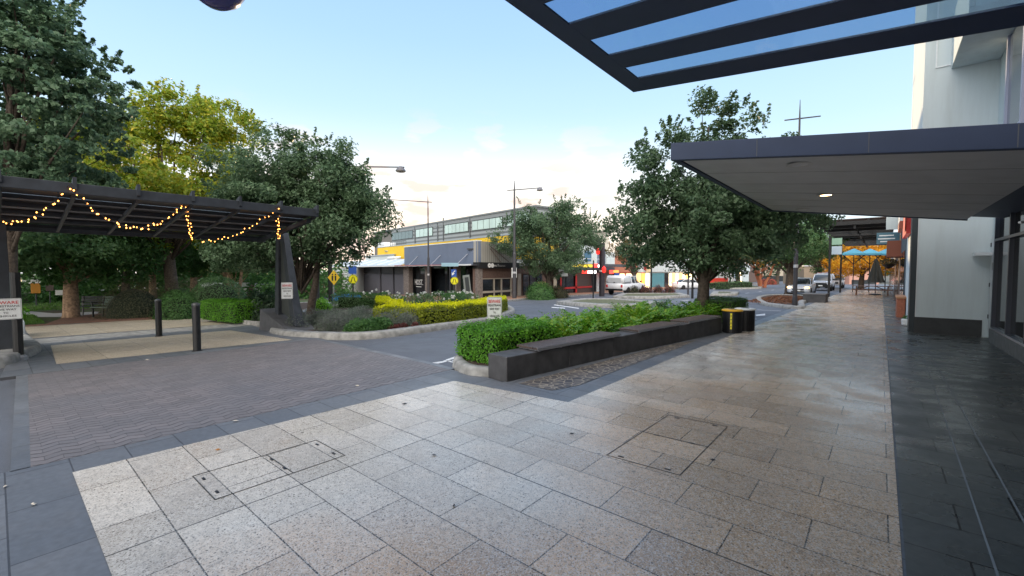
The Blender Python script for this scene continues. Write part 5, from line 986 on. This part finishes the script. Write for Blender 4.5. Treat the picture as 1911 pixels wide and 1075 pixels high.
rr=row('shop with red framed glazing and glowing red neon signs on the street corner',1041,1124,-24.87,2.3,1.55,M_DGREY,[('column',1110,1122,-1.5,1.3,M_WHITE,.5),('shop_window',1044,1058,-1.2,1.3,M_DGL,.05),('shop_window',1060,1078,-1.2,1.3,M_DGL,.05),('shop_window',1080,1106,-1.2,1.3,mat('brownish_window',(.10,.07,.06),.3),.05),('red_rail',1043,1106,-.35,-.15,M_RED,.2),('red_post',1047,1049,-1.2,1.2,M_RED,.2),('red_post',1075,1078,-1.2,1.2,M_RED,.2),('neon_sign',1064,1074,1.28,1.58,M_REDN,1.7),('white_sign',1075,1091,1.28,1.55,M_WHN,1.7),('neon_sign',1086,1093,1.85,2.3,M_REDN,1.75),('white_sign',1094,1098,1.9,2.2,M_WHN,1.75),('neon_sign',1100,1107,1.28,1.5,M_REDN,1.7),('neon_sign',1115,1122,1.22,1.6,M_REDN,1.8),('yellow_sign',1043,1084,1.75,2.2,M_YLIT,1.66)],aw=(1.62,M_DGREY))
ub=thing('shop_building','white and grey upper storey with blue windows above the corner shop','building',(-27.5,sB(1085,-27.5),0)); L=sB(1150,-27.5)-sB(1085,-27.5)
box_part(ub,'wall',-8,0,0,L*.42,2.4,4.6,M_WHITE); box_part(ub,'window',.0,.05,.6,L*.25,2.7,3.9,mat('blue_window',(.10,.2,.3),.1)); box_part(ub,'railing',1.5,1.56,-2,L*.25,2.9,2.96,M_WHITEP); box_part(ub,'grey_wall',-8,-.2,L*.42+.02,L*.7,2.4,4.4,M_GB); box_part(ub,'sign_disc',-.19,-.1,L*.5,L*.58,3.6,4.1,M_RED); box_part(ub,'white_wall',-8,0,L*.7+.02,L*.95,2.4,4.0,M_WHITE); box_part(ub,'awning_band',-.1,2.0,0,L,2.02,2.35,M_DGREY)
M_TERR=mat('terracotta_wall',(.42,.16,.10),.8)
row('white and terracotta corner building behind the parked white utility',1126,1190,-28,3.6,1.3,M_TERR,[('shop_window',1128,1152,-1.4,1.2,mat('dim_shop',(.16,.10,.08),.6),.05),('blue_sign',1146,1156,.6,1.2,M_BLUES,.3),('neon_sign',1144,1154,1.25,1.6,mat('orange_sign',(.8,.25,.05),.5,emit=(1,.25,.05),es=1),.3),('shop_window',1160,1168,-1.4,1.1,M_WARM2,.05),('shop_window',1172,1182,-1.4,1.1,M_WARM2,.05)])
row('orange lit shops with white parapet beyond the young tree',1190,1300,-29,4.0,1.3,M_WHITE,[('lit_window',1192,1198,-1.8,1.1,M_WARM,.05),('lit_window',1200,1206,-1.8,1.1,mat('deep_orange_lit',(.9,.2,.05),.6,emit=(1,.22,.04),es=1.6),.05),('lit_window',1208,1214,-1.8,1.1,M_WARM2,.05),('red_banner',1201,1205,1.6,2.6,M_RED,.4),('lit_pillar',1205,1213,1.3,3.6,mat('sunny_cream',(.75,.6,.35),.7),.35),('shop_window',1220,1242,-1.8,1.1,mat('teal_window',(.10,.3,.36),.2),.05),('dark_window',1243,1250,-1.8,1.1,M_DGL,.05)]+[('lit_window',a,a+4,-1.9,1.0,M_WARM if k%2 else M_WARM2,.05) for k,a in enumerate((1252,1258,1264,1271,1277,1283,1290))])
row('cream and yellow shops beyond the tall tree trunk',1301,1400,-30,3.2,1.2,M_WHITE,[('lit_window',1328,1343,-1.9,.9,M_WARM2,.05),('shop_window',1348,1354,-1.9,1.0,mat('olive_wall',(.16,.17,.08),.8),.05),('yellow_door',1357,1368,-1.9,.9,mat('yellow_poster',(.75,.55,.05),.6),.08),('poster',1371,1377,-1.6,1.1,mat('pale_blue_poster',(.45,.55,.65),.6),.08),('fascia_sign',1344,1374,1.25,2.0,M_BROWN,.4),('lit_window',1380,1386,-1.9,.9,M_WARM2,.05)])
row('mixed far shopfronts across the road near the street end',1401,1500,-32,3.0,1.2,M_BROWN,[('white_sign',1416,1421,.2,1.6,M_SIGNW,.8),('lit_window',1424,1431,-1.9,.8,M_WARM2,.05),('white_sign',1436,1440,.1,1.0,M_SIGNW,.6),('lit_window',1444,1449,-1.9,1.0,M_CREAM,.05),('shop_window',1455,1470,-1.9,.8,M_DGL,.05)])
# far end of the street
for (u0,u1,d,zt,m,lb) in ((1500,1560,105,2.5,mat('tan_far',(.3,.24,.18),.8),'tan far building closing the street'),(1585,1640,90,2.2,mat('pink_far',(.45,.25,.2),.8),'pinkish low far building behind the picnic table'),(1395,1470,150,3.0,M_CREAM,'cream far building at the very end of the road')):
    p,q=Vector(Z(u0,d)),Vector(Z(u1,d)); t=thing('far_building',lb,'building',(p.x,p.y,0),math.atan2((q-p).y,(q-p).x)); box_part(t,'wall',0,(q-p).length,0,8,-6,zt,m); box_part(t,'roof_edge',-.2,(q-p).length+.2,-.3,8.2,zt+.002,zt+.25,M_ALU); box_part(t,'shop_window',.5,(q-p).length-.5,-.05,-.001,-3,-.4,M_DGL)
# ---------------------------------------------------------------- background left, beyond the round bed
def backdrop(lb,u0,u1,d,zt,m,parts,roof=None):
    p,q=Vector(Z(u0,d)),Vector(Z(u1,d)); L=(q-p).length; t=thing('shop_building',lb,'building',(p.x,p.y,0),math.atan2((q-p).y,(q-p).x)); box_part(t,'wall',0,L-.02,0,7,-5,zt,m)
    for (nm,a,b_,z0,z1,mm,dy) in parts: box_part(t,nm,(a-u0)/(u1-u0)*L,(b_-u0)/(u1-u0)*L,-dy,-.001 if dy<.2 else -dy+.1,z0,z1,mm)
    if roof: box_part(t,'roof',-.2,L+.2,-.4,7.2,zt+.002,zt+roof[0],roof[1])
    return t
D=46; M_BRICKF=mat('dull_brick_wall',(.22,.13,.11),.85,noise=.2,nscale=3); M_PALEB=mat('pale_blue_render',(.42,.50,.56),.7)
backdrop('low brick wall shop with white fascia left of the pale blue shop',385,474,D,zz(533,D),M_BRICKF,[('white_fascia',385,474,zz(536,D),zz(527,D),M_WHITE,.9),('window',405,430,zz(556,D),zz(540,D),M_DGL,.1),('white_post',463,468,zz(560,D),zz(536,D),M_WHITEP,.8)])
backdrop('pale blue and white shop with panelled door, seen under the trees',475,545,D-1,zz(528,D),M_PALEB,[('door',484,496,zz(559,D),zz(540,D),M_SIGNW,.12),('window',505,509,zz(542,D),zz(534,D),M_DGL,.1),('corner_trim',479,481,zz(559,D),zz(530,D),M_WHITEP,.15),('downpipe',502,503,zz(559,D),zz(530,D),M_DGL,.12),('lintel',482,498,zz(538,D),zz(532,D),M_SIGNW,.14)])
backdrop('brown roofed building with white gable behind the pale blue shop',462,545,D+9,zz(500,D+9),mat('taupe_roof',(.20,.18,.16),.8),[('white_gable',462,486,zz(524,D+9),zz(508,D+9),M_WHITE,.15),('red_band',470,486,zz(530,D+9),zz(524,D+9),mat('coral_band',(.5,.15,.12),.7),.2)])
backdrop('brown walled shop seen between the big tree trunk and the dark pole',546,612,D,zz(512,D),M_BROWN,[('wall_panel',546,562,zz(555,D),zz(515,D),M_RED if 0 else mat('dark_red_brick',(.14,.06,.05),.8),.15),('white_column',607,611,zz(560,D),zz(512,D),M_CREAM,.3)],(.3,M_SIGNW))
backdrop('plain white wall behind the blue planter tubs',618,648,D+4,zz(500,D+4),M_WHITE,[('trim',618,648,zz(503,D+4),zz(500,D+4),M_ALU,.3)])
x,y=Z(616,30); t=thing('dark_pole','thick dark pole behind the yellow diamond sign','pole',gp(x,y)); mesh_obj('pole',MB().tube([(0,0,-.1),(0,0,3.2)],.13,12),M_BLACK,t); mesh_obj('base',MB().lathe([(.22,0),(.22,.04),(.14,.08)],n=12),M_BLACK,t)
for (u,w,lb) in ((645,2.2,'larger blue rectangular tub behind the low dark hedge'),(664,.95,'smaller blue tub right of the larger one')):
    x,y=Z(u,33); t=thing('blue_tub',lb,'planter tub',gp(x,y,.55),face_to_cam(x,y)+PI/2,'blue planter tubs'); m=mat('blue_plastic',(.02,.22,.62),.4)
    b=MB(); b.hexa([(-w/2+.04,-.3,-.5),(w/2-.04,-.3,-.5),(w/2-.04,.3,-.5),(-w/2+.04,.3,-.5)],[(-w/2,-.36,0),(w/2,-.36,0),(w/2,.36,0),(-w/2,.36,0)]); mesh_obj('tub',b,m,t,.02); b=MB(); b.box((0,-.37,-.04),(w+.06,.04,.09)); b.box((0,.37,-.04),(w+.06,.04,.09)); mesh_obj('rim',b,m,t,.01); mesh_obj('soil',MB().box((0,0,-.03),(w-.06,.66,.04)),M_SOIL,t)
# park bits seen through the trunks
for (u,v,d,w,h,m,lb,nm) in ((66,538,33,.5,.75,mat('orange_bin_box',(.5,.22,.03),.6),'orange and white box beyond the park path','parking_meter'),(92,536,36,.45,.6,M_TIMB,'brown timber box on a post in the park','nesting_box'),(118,546,30,.8,.35,M_WHITEP,'white flat sign in the park trees','park_sign')):
    x,y=Z(u,d); zc=zz(v,d)-zg(x,y); t=thing(nm,lb,'park fitting',gp(x,y),face_to_cam(x,y)+PI/2); mesh_obj('box',MB().box((0,0,zc),(w,.3 if h>.4 else .05,h)),m,t,.02); mesh_obj('post',MB().tube([(0,.05,-.1),(0,.05,zc-h/2)],.05,8),M_STEEL,t)
    if nm=='parking_meter': mesh_obj('cap',MB().box((0,0,zc+h/2+.15),(w,.3,.28)),M_WHITEP,t)
x,y=Z(160,43)
w_=thing('low_wall','low grey stone wall at the back of the park','wall',(x,y,zg(x,y)),math.radians(80)); mesh_obj('wall',MB().bb(-12,22,-.2,.2,-.3,.8),mat('park_stone',(.10,.10,.09),.9,noise=.4,nscale=4),w_,.02); mesh_obj('coping',MB().bb(-12,22,-.26,.26,.802,.88),M_KERB,w_)
# ================================================================ vehicles
def loft(secs,mb,cap=True):
    """secs: list of rings of equal length"""
    n=len(secs[0]); vs=[p for s in secs for p in s]
    f=[(i*n+k,i*n+(k+1)%n,(i+1)*n+(k+1)%n,(i+1)*n+k) for i in range(len(secs)-1) for k in range(n)]
    if cap: f+=[tuple(range(n-1,-1,-1)),tuple((len(secs)-1)*n+k for k in range(n))]
    return mb.add(vs,f)
def ring(x,w,z0,z1,tum=.04,sh=.06): return [(x,-w+.05,z0),(x,-w,z0+.12),(x,-w,z0+(z1-z0)*.6),(x,-w+tum*.5,z1-sh),(x,-w+tum+sh,z1),(x,w-tum-sh,z1),(x,w-tum*.5,z1-sh),(x,w,z0+(z1-z0)*.6),(x,w,z0+.12),(x,w-.05,z0)]
def wheel(t,x,y,r,w=.22):
    o=thing_child('wheel',t,(x,y,r)); sd=1 if y>0 else -1
    b=MB().lathe([(r*.62,-w/2),(r*.96,-w/2),(r,-w*.3),(r,w*.3),(r*.96,w/2),(r*.62,w/2)],n=24); b.v=[(p[0],p[2],p[1]) for p in b.v]; mesh_obj('tyre',b,M_TYRE,o)
    b=MB().lathe([(r*.64,0),(r*.62,w*.38),(r*.5,w*.30),(r*.18,w*.34),(r*.1,w*.42)],n=24); b.v=[(p[0],sd*p[2],p[1]) for p in b.v]; mesh_obj('rim',b,M_RIM,o)
def thing_child(n,p,l): o=bpy.data.objects.new(n,None); COL.objects.link(o); o.parent=p; o.location=l; return o
def vehicle(kind,name,lb,cat,x,y,rz,paint,lights=False,lightbar=False):
    t=thing(name,lb,cat,gp(x,y,-.04),rz)
    b=MB()
    if kind=='sedan':
        Lf,W=2.25,.86
        secs=[ring(-Lf,W*.82,.32,.86),ring(-Lf+.12,W*.93,.22,.95),ring(-1.6,W,.2,1.0),ring(-.8,W,.2,.98),(ring(.6,W,.2,.95)),ring(1.2,W*.99,.2,.90),ring(1.8,W*.96,.2,.80),ring(Lf-.12,W*.88,.22,.68),ring(Lf,W*.74,.30,.58)]
        mesh_obj('body',loft(secs,b),paint,t,0,True)
        c=MB(); 
        def cr(x,w,z0,z1): return [(x,-w,z0),(x,-w+.10,z0+(z1-z0)*.55),(x,-w+.20,z1),(x,w-.20,z1),(x,w-.10,z0+(z1-z0)*.55),(x,w,z0)]
        g=loft([cr(-1.75,W-.10,.94,.96),cr(-1.0,W-.06,.92,1.36),cr(-.3,W-.05,.92,1.41),cr(.3,W-.05,.92,1.38),cr(1.15,W-.08,.88,.92)],c); cab=mesh_obj('cabin_glass',g,M_CGL,t,0,True)
        r=MB(); loft([[(-1.05,-W+.27,1.37),(-1.05,W-.27,1.37),(-1.05,W-.27,1.40),(-1.05,-W+.27,1.40)],[(-.3,-W+.22,1.415),(-.3,W-.22,1.415),(-.3,W-.22,1.445),(-.3,-W+.22,1.445)],[(.35,-W+.25,1.37),(.35,W-.25,1.37),(.35,W-.25,1.40),(.35,-W+.25,1.40)]],r); mesh_obj('roof',r,paint,t)
        for s in(-1,1):
            p=MB(); p.tube([(1.12,s*(W-.10),.93),(.33,s*(W-.24),1.39),(-1.0,s*(W-.25),1.38),(-1.72,s*(W-.14),.97)],.03,6); p.tube([(-.3,s*(W-.05),.94),(-.3,s*(W-.23),1.41)],.025,6); mesh_obj('pillar',p,paint,t)
        fx=Lf; hz=.66; wr=.31; wx=(1.38,-1.38); gw=.42; gz=(.42,.56); hwid=.20
    else:
        big=kind=='fourwd'; Lf,W=(2.5,.95); zb=1.12
        secs=[ring(-2.6,W*.93,.55,zb),ring(-2.5,W*.97,.45,zb),ring(-.6,W,.42,zb),ring(.7,W,.42,zb),ring(1.4,W*.98,.42,1.10),ring(2.2,W*.94,.42,1.02),ring(Lf-.04,W*.86,.46,.92)]
        mesh_obj('body',loft(secs,b),paint,t,0,True)
        c=MB()
        def cr(x,w,z0,z1): return [(x,-w,z0),(x,-w+.06,z0+(z1-z0)*.55),(x,-w+.16,z1),(x,w-.16,z1),(x,w-.06,z0+(z1-z0)*.55),(x,w,z0)]
        x0=-.75 if kind=='ute' else -.9
        g=loft([cr(x0,W-.07,1.1,1.72),cr(x0+.2,W-.06,1.1,1.78),cr(.35,W-.06,1.1,1.76),cr(1.15,W-.10,1.08,1.14)],c); mesh_obj('cabin_glass',g,M_CGL,t,0,True)
        r=MB(); r.hexa([(x0,-W+.22,1.77),(.36,-W+.24,1.755),(.36,W-.24,1.755),(x0,W-.22,1.77)],[(x0,-W+.26,1.82),(.33,-W+.28,1.80),(.33,W-.28,1.80),(x0,W-.26,1.82)]); mesh_obj('roof',r,paint,t,.02)
        for s in(-1,1):
            p=MB(); p.tube([(1.12,s*(W-.11),1.12),(.36,s*(W-.21),1.76),(x0,s*(W-.2),1.77)],.035,6); p.tube([(.05,s*(W-.06),1.12),(.05,s*(W-.21),1.76)],.03,6); p.tube([(x0+.03,s*(W-.06),1.12),(x0+.03,s*(W-.2),1.76)],.05,6); mesh_obj('pillar',p,paint,t)
        if kind in('ute','fourwd'): # canopy over the tray
            q=MB(); loft([cr(-2.58,W-.04,1.121,1.78),cr(-2.45,W-.03,1.121,1.86),cr(-.86,W-.03,1.121,1.86)],q); cn=mesh_obj('tray_canopy',q,paint,t,0,True)
            w_=MB(); w_.bb(-2.55,-2.0,-W+.005,-W+.02,1.3,1.62); 
            m_=MB()
            for s in(-1,1): m_.box((-1.7,s*(W-.055),1.44),(1.3,.03,.34),rx=s*.16)
            mesh_obj('side_window',m_,mat('canopy_panel',(.5,.53,.56),.35),cn); m2=MB(); m2.box((-2.60,0,1.42),(.02,1.35,.44),ry=-.12); mesh_obj('rear_hatch',m2,mat('hatch_panel',(.60,.63,.67),.3),cn); m3=MB(); m3.box((-2.63,.0,1.22),(.03,.10,.08)); mesh_obj('hatch_latch',m3,M_BLACK,cn)
        fx=Lf; hz=.90; wr=.39; wx=(1.62,-1.55); gw=.5; gz=(.62,.90); hwid=.22
        bb_=MB(); bb_.bb(-2.72,-2.58,-W*.9,W*.9,.45,.62); mesh_obj('rear_bumper',bb_,M_BLACK,t,.03)
        if kind=='fourwd': fb=MB(); fb.bb(Lf-.05,Lf+.16,-W*.93,W*.93,.42,.72); fb.tube([(Lf+.12,-.55,.7),(Lf+.14,-.5,1.0),(Lf+.14,.5,1.0),(Lf+.12,.55,.7)],.04,6); mesh_obj('bull_bar',fb,M_BLACK,t,.02)
    for xx in wx:
        for s in (-1,1):
            a=MB().lathe([(wr*1.18,-.02),(wr*1.18,.015)],n=24); a.v=[(p[0]+xx,s*(W-.045)+p[2],max(.2,p[1]+wr)) for p in a.v]; mesh_obj('wheel_arch',a,M_BLACK,t); wheel(t,xx,s*(W-.10),wr)
    g=MB(); g.bb(fx-.06,fx+.02,-gw,gw,*gz); mesh_obj('grille',g,M_BLACK,t,.02)
    M_HL=mat('lit_headlight',(1,.8,.4),.3,emit=(1,.55,.12),es=4) if lights else mat('headlight_glass',(.5,.52,.55),.1)
    for s in(-1,1):
        h=MB().lathe([(.02,.06),(.09,.05),(.12,0)],n=14); h.v=[(fx-.12+p[2]*1.6,s*(W*.72)+p[0]*(hwid/.12)*.9,hz+p[1]*.7) for p in h.v]; mesh_obj('headlight',h,M_HL,t)
        m=MB(); m.box((.85 if kind=='sedan' else .95,s*(W+.10),1.0 if kind=='sedan' else 1.25),(.10,.22,.15)); mesh_obj('wing_mirror',m,paint if kind=='sedan' else M_BLACK,t,.03)
        tl=MB(); tl.bb(-(Lf+ (0 if kind=='sedan' else .12)),-(Lf+(0 if kind=='sedan' else .12))+.05,s*W*.80-.09,s*W*.80+.09,.75,1.0); mesh_obj('tail_light',tl,M_RED,t,.01)
    n=MB(); n.bb(fx+.03,fx+.05,-.19,.19,.36 if kind=='sedan' else .55,.47 if kind=='sedan' else .67); 
    if kind=='fourwd': n.v=[(p[0]+.14,p[1],p[2]) for p in n.v]
    mesh_obj('number_plate',n,M_SIGNW,t)
    if kind=='sedan': l=MB(); l.bb(fx-.10,fx+.015,-W*.55,W*.55,.26,.36); mesh_obj('lower_intake',l,M_BLACK,t,.01)
    if lightbar:
        l=MB(); l.bb(-.35,-.05,-.6,.6,1.86,1.96); o=mesh_obj('light_bar',l,mat('light_bar_grey',(.5,.55,.6),.3),t,.03); 
        for s,c in((-.35,M_RED),(.35,M_BLUES)): q=MB(); q.bb(-.36,-.04,s-.15,s+.15,1.965,1.99); mesh_obj('lamp_segment',q,c,o)
        q=MB()
        for a in(-.8,.1): q.bb(a-.03,a+.03,-.75,.75,1.83,1.86)
        mesh_obj('roof_rack',q,M_BLACK,t)
    return t
x,y=Z(1491,36.3); vehicle('sedan','sedan_car','silver white sedan with glowing amber headlights facing the camera at the kerb','car',x-.05,y+2.2,-PI/2,M_SILV,lights=True)
x,y=Z(1537,47); vehicle('fourwd','utility_truck','pale four wheel drive with roof light bar and black bull bar parked behind the sedan','car',x-.25,y+2.5,-PI/2,M_SILV,lightbar=True)
x,y=Z(1561,58); vehicle('ute','utility_truck','third parked vehicle mostly hidden behind the four wheel drive','car',x-.3,y+2.5,-PI/2,M_CAR)
x,y=Z(1140,41.0); vehicle('ute','utility_truck','white utility with boxy rear canopy parked across the road, seen from behind','utility vehicle',x+.2,y+2.9,PI/2,M_CAR)
x,y=Z(1620,95); vehicle('sedan','sedan_car','far white car beyond the picnic table','car',x,y,2.2,M_CAR)
x,y=Z(1285,62); vehicle('sedan','sedan_car','pale car parked beyond the globe lamp across the road','car',x,y,PI*.3,M_CAR)
x,y=Z(1336,66); t=thing('delivery_truck','white box truck with bright red lower side, right of the tall tree trunk','truck',gp(x,y),math.radians(60))
mesh_obj('cargo_box',MB().bb(-2.6,1.3,-1,1,.75,2.9),M_CAR,t,.03); mesh_obj('red_side',MB().bb(-2.62,1.31,-1.02,1.02,.75,1.5),mat('truck_red',(.75,.06,.04),.4),t); mesh_obj('cab',MB().prism([(1.35,.5),(2.7,.5),(2.75,1.3),(2.4,2.2),(1.35,2.3)],-.95,.95,'y'),M_CAR,t,.04); mesh_obj('windscreen',MB().prism([(2.74,1.35),(2.44,2.1),(2.47,2.12),(2.78,1.36)],-.85,.85,'y'),M_CGL,t)
for xx in(-1.7,1.9):
    for s in(-1,1): wheel(t,xx,s*.9,.42)
x,y=Z(160,48); vehicle('sedan','sedan_car','pale car partly hidden beyond the park bench','car',x,y,1.2,M_CAR)
x,y=Z(188,46); vehicle('ute','utility_truck','light coloured utility beyond the bronze shrub in the park','car',x,y,1.3,M_SILV)
# ================================================================ sky, sun, camera
SUN_EL=math.radians(4); sd=Vector((-.765,.644,0)).normalized(); 
W=bpy.data.worlds.new('World'); S.world=W; W.use_nodes=True; nt=W.node_tree; bg=nt.nodes['Background']; 
sky=nt.nodes.new('ShaderNodeTexSky'); sky.sky_type='NISHITA'; sky.sun_disc=False; sky.sun_elevation=SUN_EL; sky.sun_rotation=math.atan2(sd.x,sd.y); sky.air_density=1.0; sky.dust_density=1.0; sky.ozone_density=2.0
tc=nt.nodes.new('ShaderNodeTexCoord'); sep=nt.nodes.new('ShaderNodeSeparateXYZ'); nt.links.new(tc.outputs['Generated'],sep.inputs[0])
def wm(op,a,b=None,c=None):
    x=nt.nodes.new('ShaderNodeMath'); x.operation=op
    for i,v in enumerate((a,b,c)):
        if v is None: continue
        if isinstance(v,(int,float)): x.inputs[i].default_value=v
        else: nt.links.new(v,x.inputs[i])
    return x.outputs[0]
# broken sunset cloud low in the west: noise stretched along the horizon
mp=nt.nodes.new('ShaderNodeMapping'); mp.inputs[3].default_value=(1,1,3.2); nt.links.new(tc.outputs['Generated'],mp.inputs[0])
nz=nt.nodes.new('ShaderNodeTexNoise'); nz.inputs['Scale'].default_value=9; nz.inputs['Detail'].default_value=6; nt.links.new(mp.outputs[0],nz.inputs['Vector'])
cl=nt.nodes.new('ShaderNodeMapRange'); cl.inputs[1].default_value=.54; cl.inputs[2].default_value=.62; nt.links.new(nz.outputs['Fac'],cl.inputs[0])
dot=nt.nodes.new('ShaderNodeVectorMath'); dot.operation='DOT_PRODUCT'; nt.links.new(tc.outputs['Generated'],dot.inputs[0]); dot.inputs[1].default_value=(sd.x,sd.y,.12)
az=nt.nodes.new('ShaderNodeMapRange'); az.inputs[1].default_value=.88; az.inputs[2].default_value=.97; nt.links.new(dot.outputs['Value'],az.inputs[0])
el=nt.nodes.new('ShaderNodeMapRange'); el.inputs[1].default_value=.34; el.inputs[2].default_value=.18; nt.links.new(sep.outputs[2],el.inputs[0])
cf=wm('MULTIPLY',wm('MULTIPLY',cl.outputs[0],az.outputs[0]),wm('MULTIPLY',el.outputs[0],1.0))
WARMCLOUD=(.50,.40,.36)
mx=nt.nodes.new('ShaderNodeMix'); mx.data_type='RGBA'; nt.links.new(cf,mx.inputs[0]); mx.inputs[7].default_value=(*WARMCLOUD,1)

# measured evening gradient (blue, zenith out of view raised as added fill, pale horizon, cream glow round the sunset) over a share of the physical sky
rp=nt.nodes.new('ShaderNodeValToRGB'); cr_=rp.color_ramp; cr_.elements[0].position=0; cr_.elements[0].color=(.52,.56,.58,1); cr_.elements[1].position=1; cr_.elements[1].color=(.50,.52,.58,1)
for q_,c_ in ((.12,(.43,.52,.57,1)),(.28,(.30,.425,.54,1)),(.45,(.22,.345,.53,1)),(.62,(.17,.285,.52,1)),(.78,(.26,.35,.50,1))):
    e=cr_.elements.new(q_); e.color=c_
nt.links.new(sep.outputs[2],rp.inputs[0])
gl=nt.nodes.new('ShaderNodeMapRange'); gl.interpolation_type='SMOOTHSTEP'; gl.inputs[1].default_value=.70; gl.inputs[2].default_value=1.0; nt.links.new(dot.outputs['Value'],gl.inputs[0])
ge=nt.nodes.new('ShaderNodeMapRange'); ge.interpolation_type='SMOOTHSTEP'; ge.inputs[1].default_value=.34; ge.inputs[2].default_value=.02; nt.links.new(sep.outputs[2],ge.inputs[0])
gw=nt.nodes.new('ShaderNodeMix'); gw.data_type='RGBA'; nt.links.new(wm('MULTIPLY',gl.outputs[0],ge.outputs[0]),gw.inputs[0]); gw.inputs[7].default_value=(.74,.62,.50,1); nt.links.new(rp.outputs[0],gw.inputs[6])
# bright lobe added to the unseen sky behind the camera, to fill the shadows
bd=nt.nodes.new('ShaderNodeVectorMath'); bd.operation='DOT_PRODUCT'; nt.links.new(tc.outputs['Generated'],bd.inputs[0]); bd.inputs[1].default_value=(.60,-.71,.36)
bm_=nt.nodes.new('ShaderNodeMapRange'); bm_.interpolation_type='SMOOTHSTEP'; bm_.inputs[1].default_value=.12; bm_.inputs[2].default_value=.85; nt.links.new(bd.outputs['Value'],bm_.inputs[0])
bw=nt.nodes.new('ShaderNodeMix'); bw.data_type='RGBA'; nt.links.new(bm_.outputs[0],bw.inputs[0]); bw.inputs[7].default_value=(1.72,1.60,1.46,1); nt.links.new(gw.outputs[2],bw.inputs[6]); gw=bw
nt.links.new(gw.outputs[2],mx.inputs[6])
sk=nt.nodes.new('ShaderNodeVectorMath'); sk.operation='SCALE'; nt.links.new(sky.outputs[0],sk.inputs[0]); sk.inputs['Scale'].default_value=.02
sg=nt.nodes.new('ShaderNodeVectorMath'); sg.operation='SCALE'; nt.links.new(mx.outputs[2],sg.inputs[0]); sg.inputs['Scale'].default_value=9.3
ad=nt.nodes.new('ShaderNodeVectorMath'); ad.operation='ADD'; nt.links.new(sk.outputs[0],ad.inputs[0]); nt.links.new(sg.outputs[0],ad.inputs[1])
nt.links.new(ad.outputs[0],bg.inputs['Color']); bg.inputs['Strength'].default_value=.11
L=bpy.data.lights.new('sun','SUN'); L.energy=2.0; L.color=(1,.72,.42); L.angle=math.radians(.5); so=bpy.data.objects.new('sun',L); COL.objects.link(so)
dirv=Vector((sd.x*math.cos(SUN_EL),sd.y*math.cos(SUN_EL),math.sin(SUN_EL))); so.rotation_euler=dirv.to_track_quat('Z','Y').to_euler()
cam=bpy.data.cameras.new('camera'); co=bpy.data.objects.new('camera',cam); COL.objects.link(co); S.camera=co
co.location=(0,0,H); cam.sensor_width=36; cam.lens=FPX/1911*36; cam.clip_start=.05; cam.clip_end=3000
co.rotation_euler=(PI/2-PIT,0,YAW)
S.view_settings.view_transform='Standard'; S.view_settings.look='None'; S.view_settings.exposure=1.15; S.view_settings.gamma=1
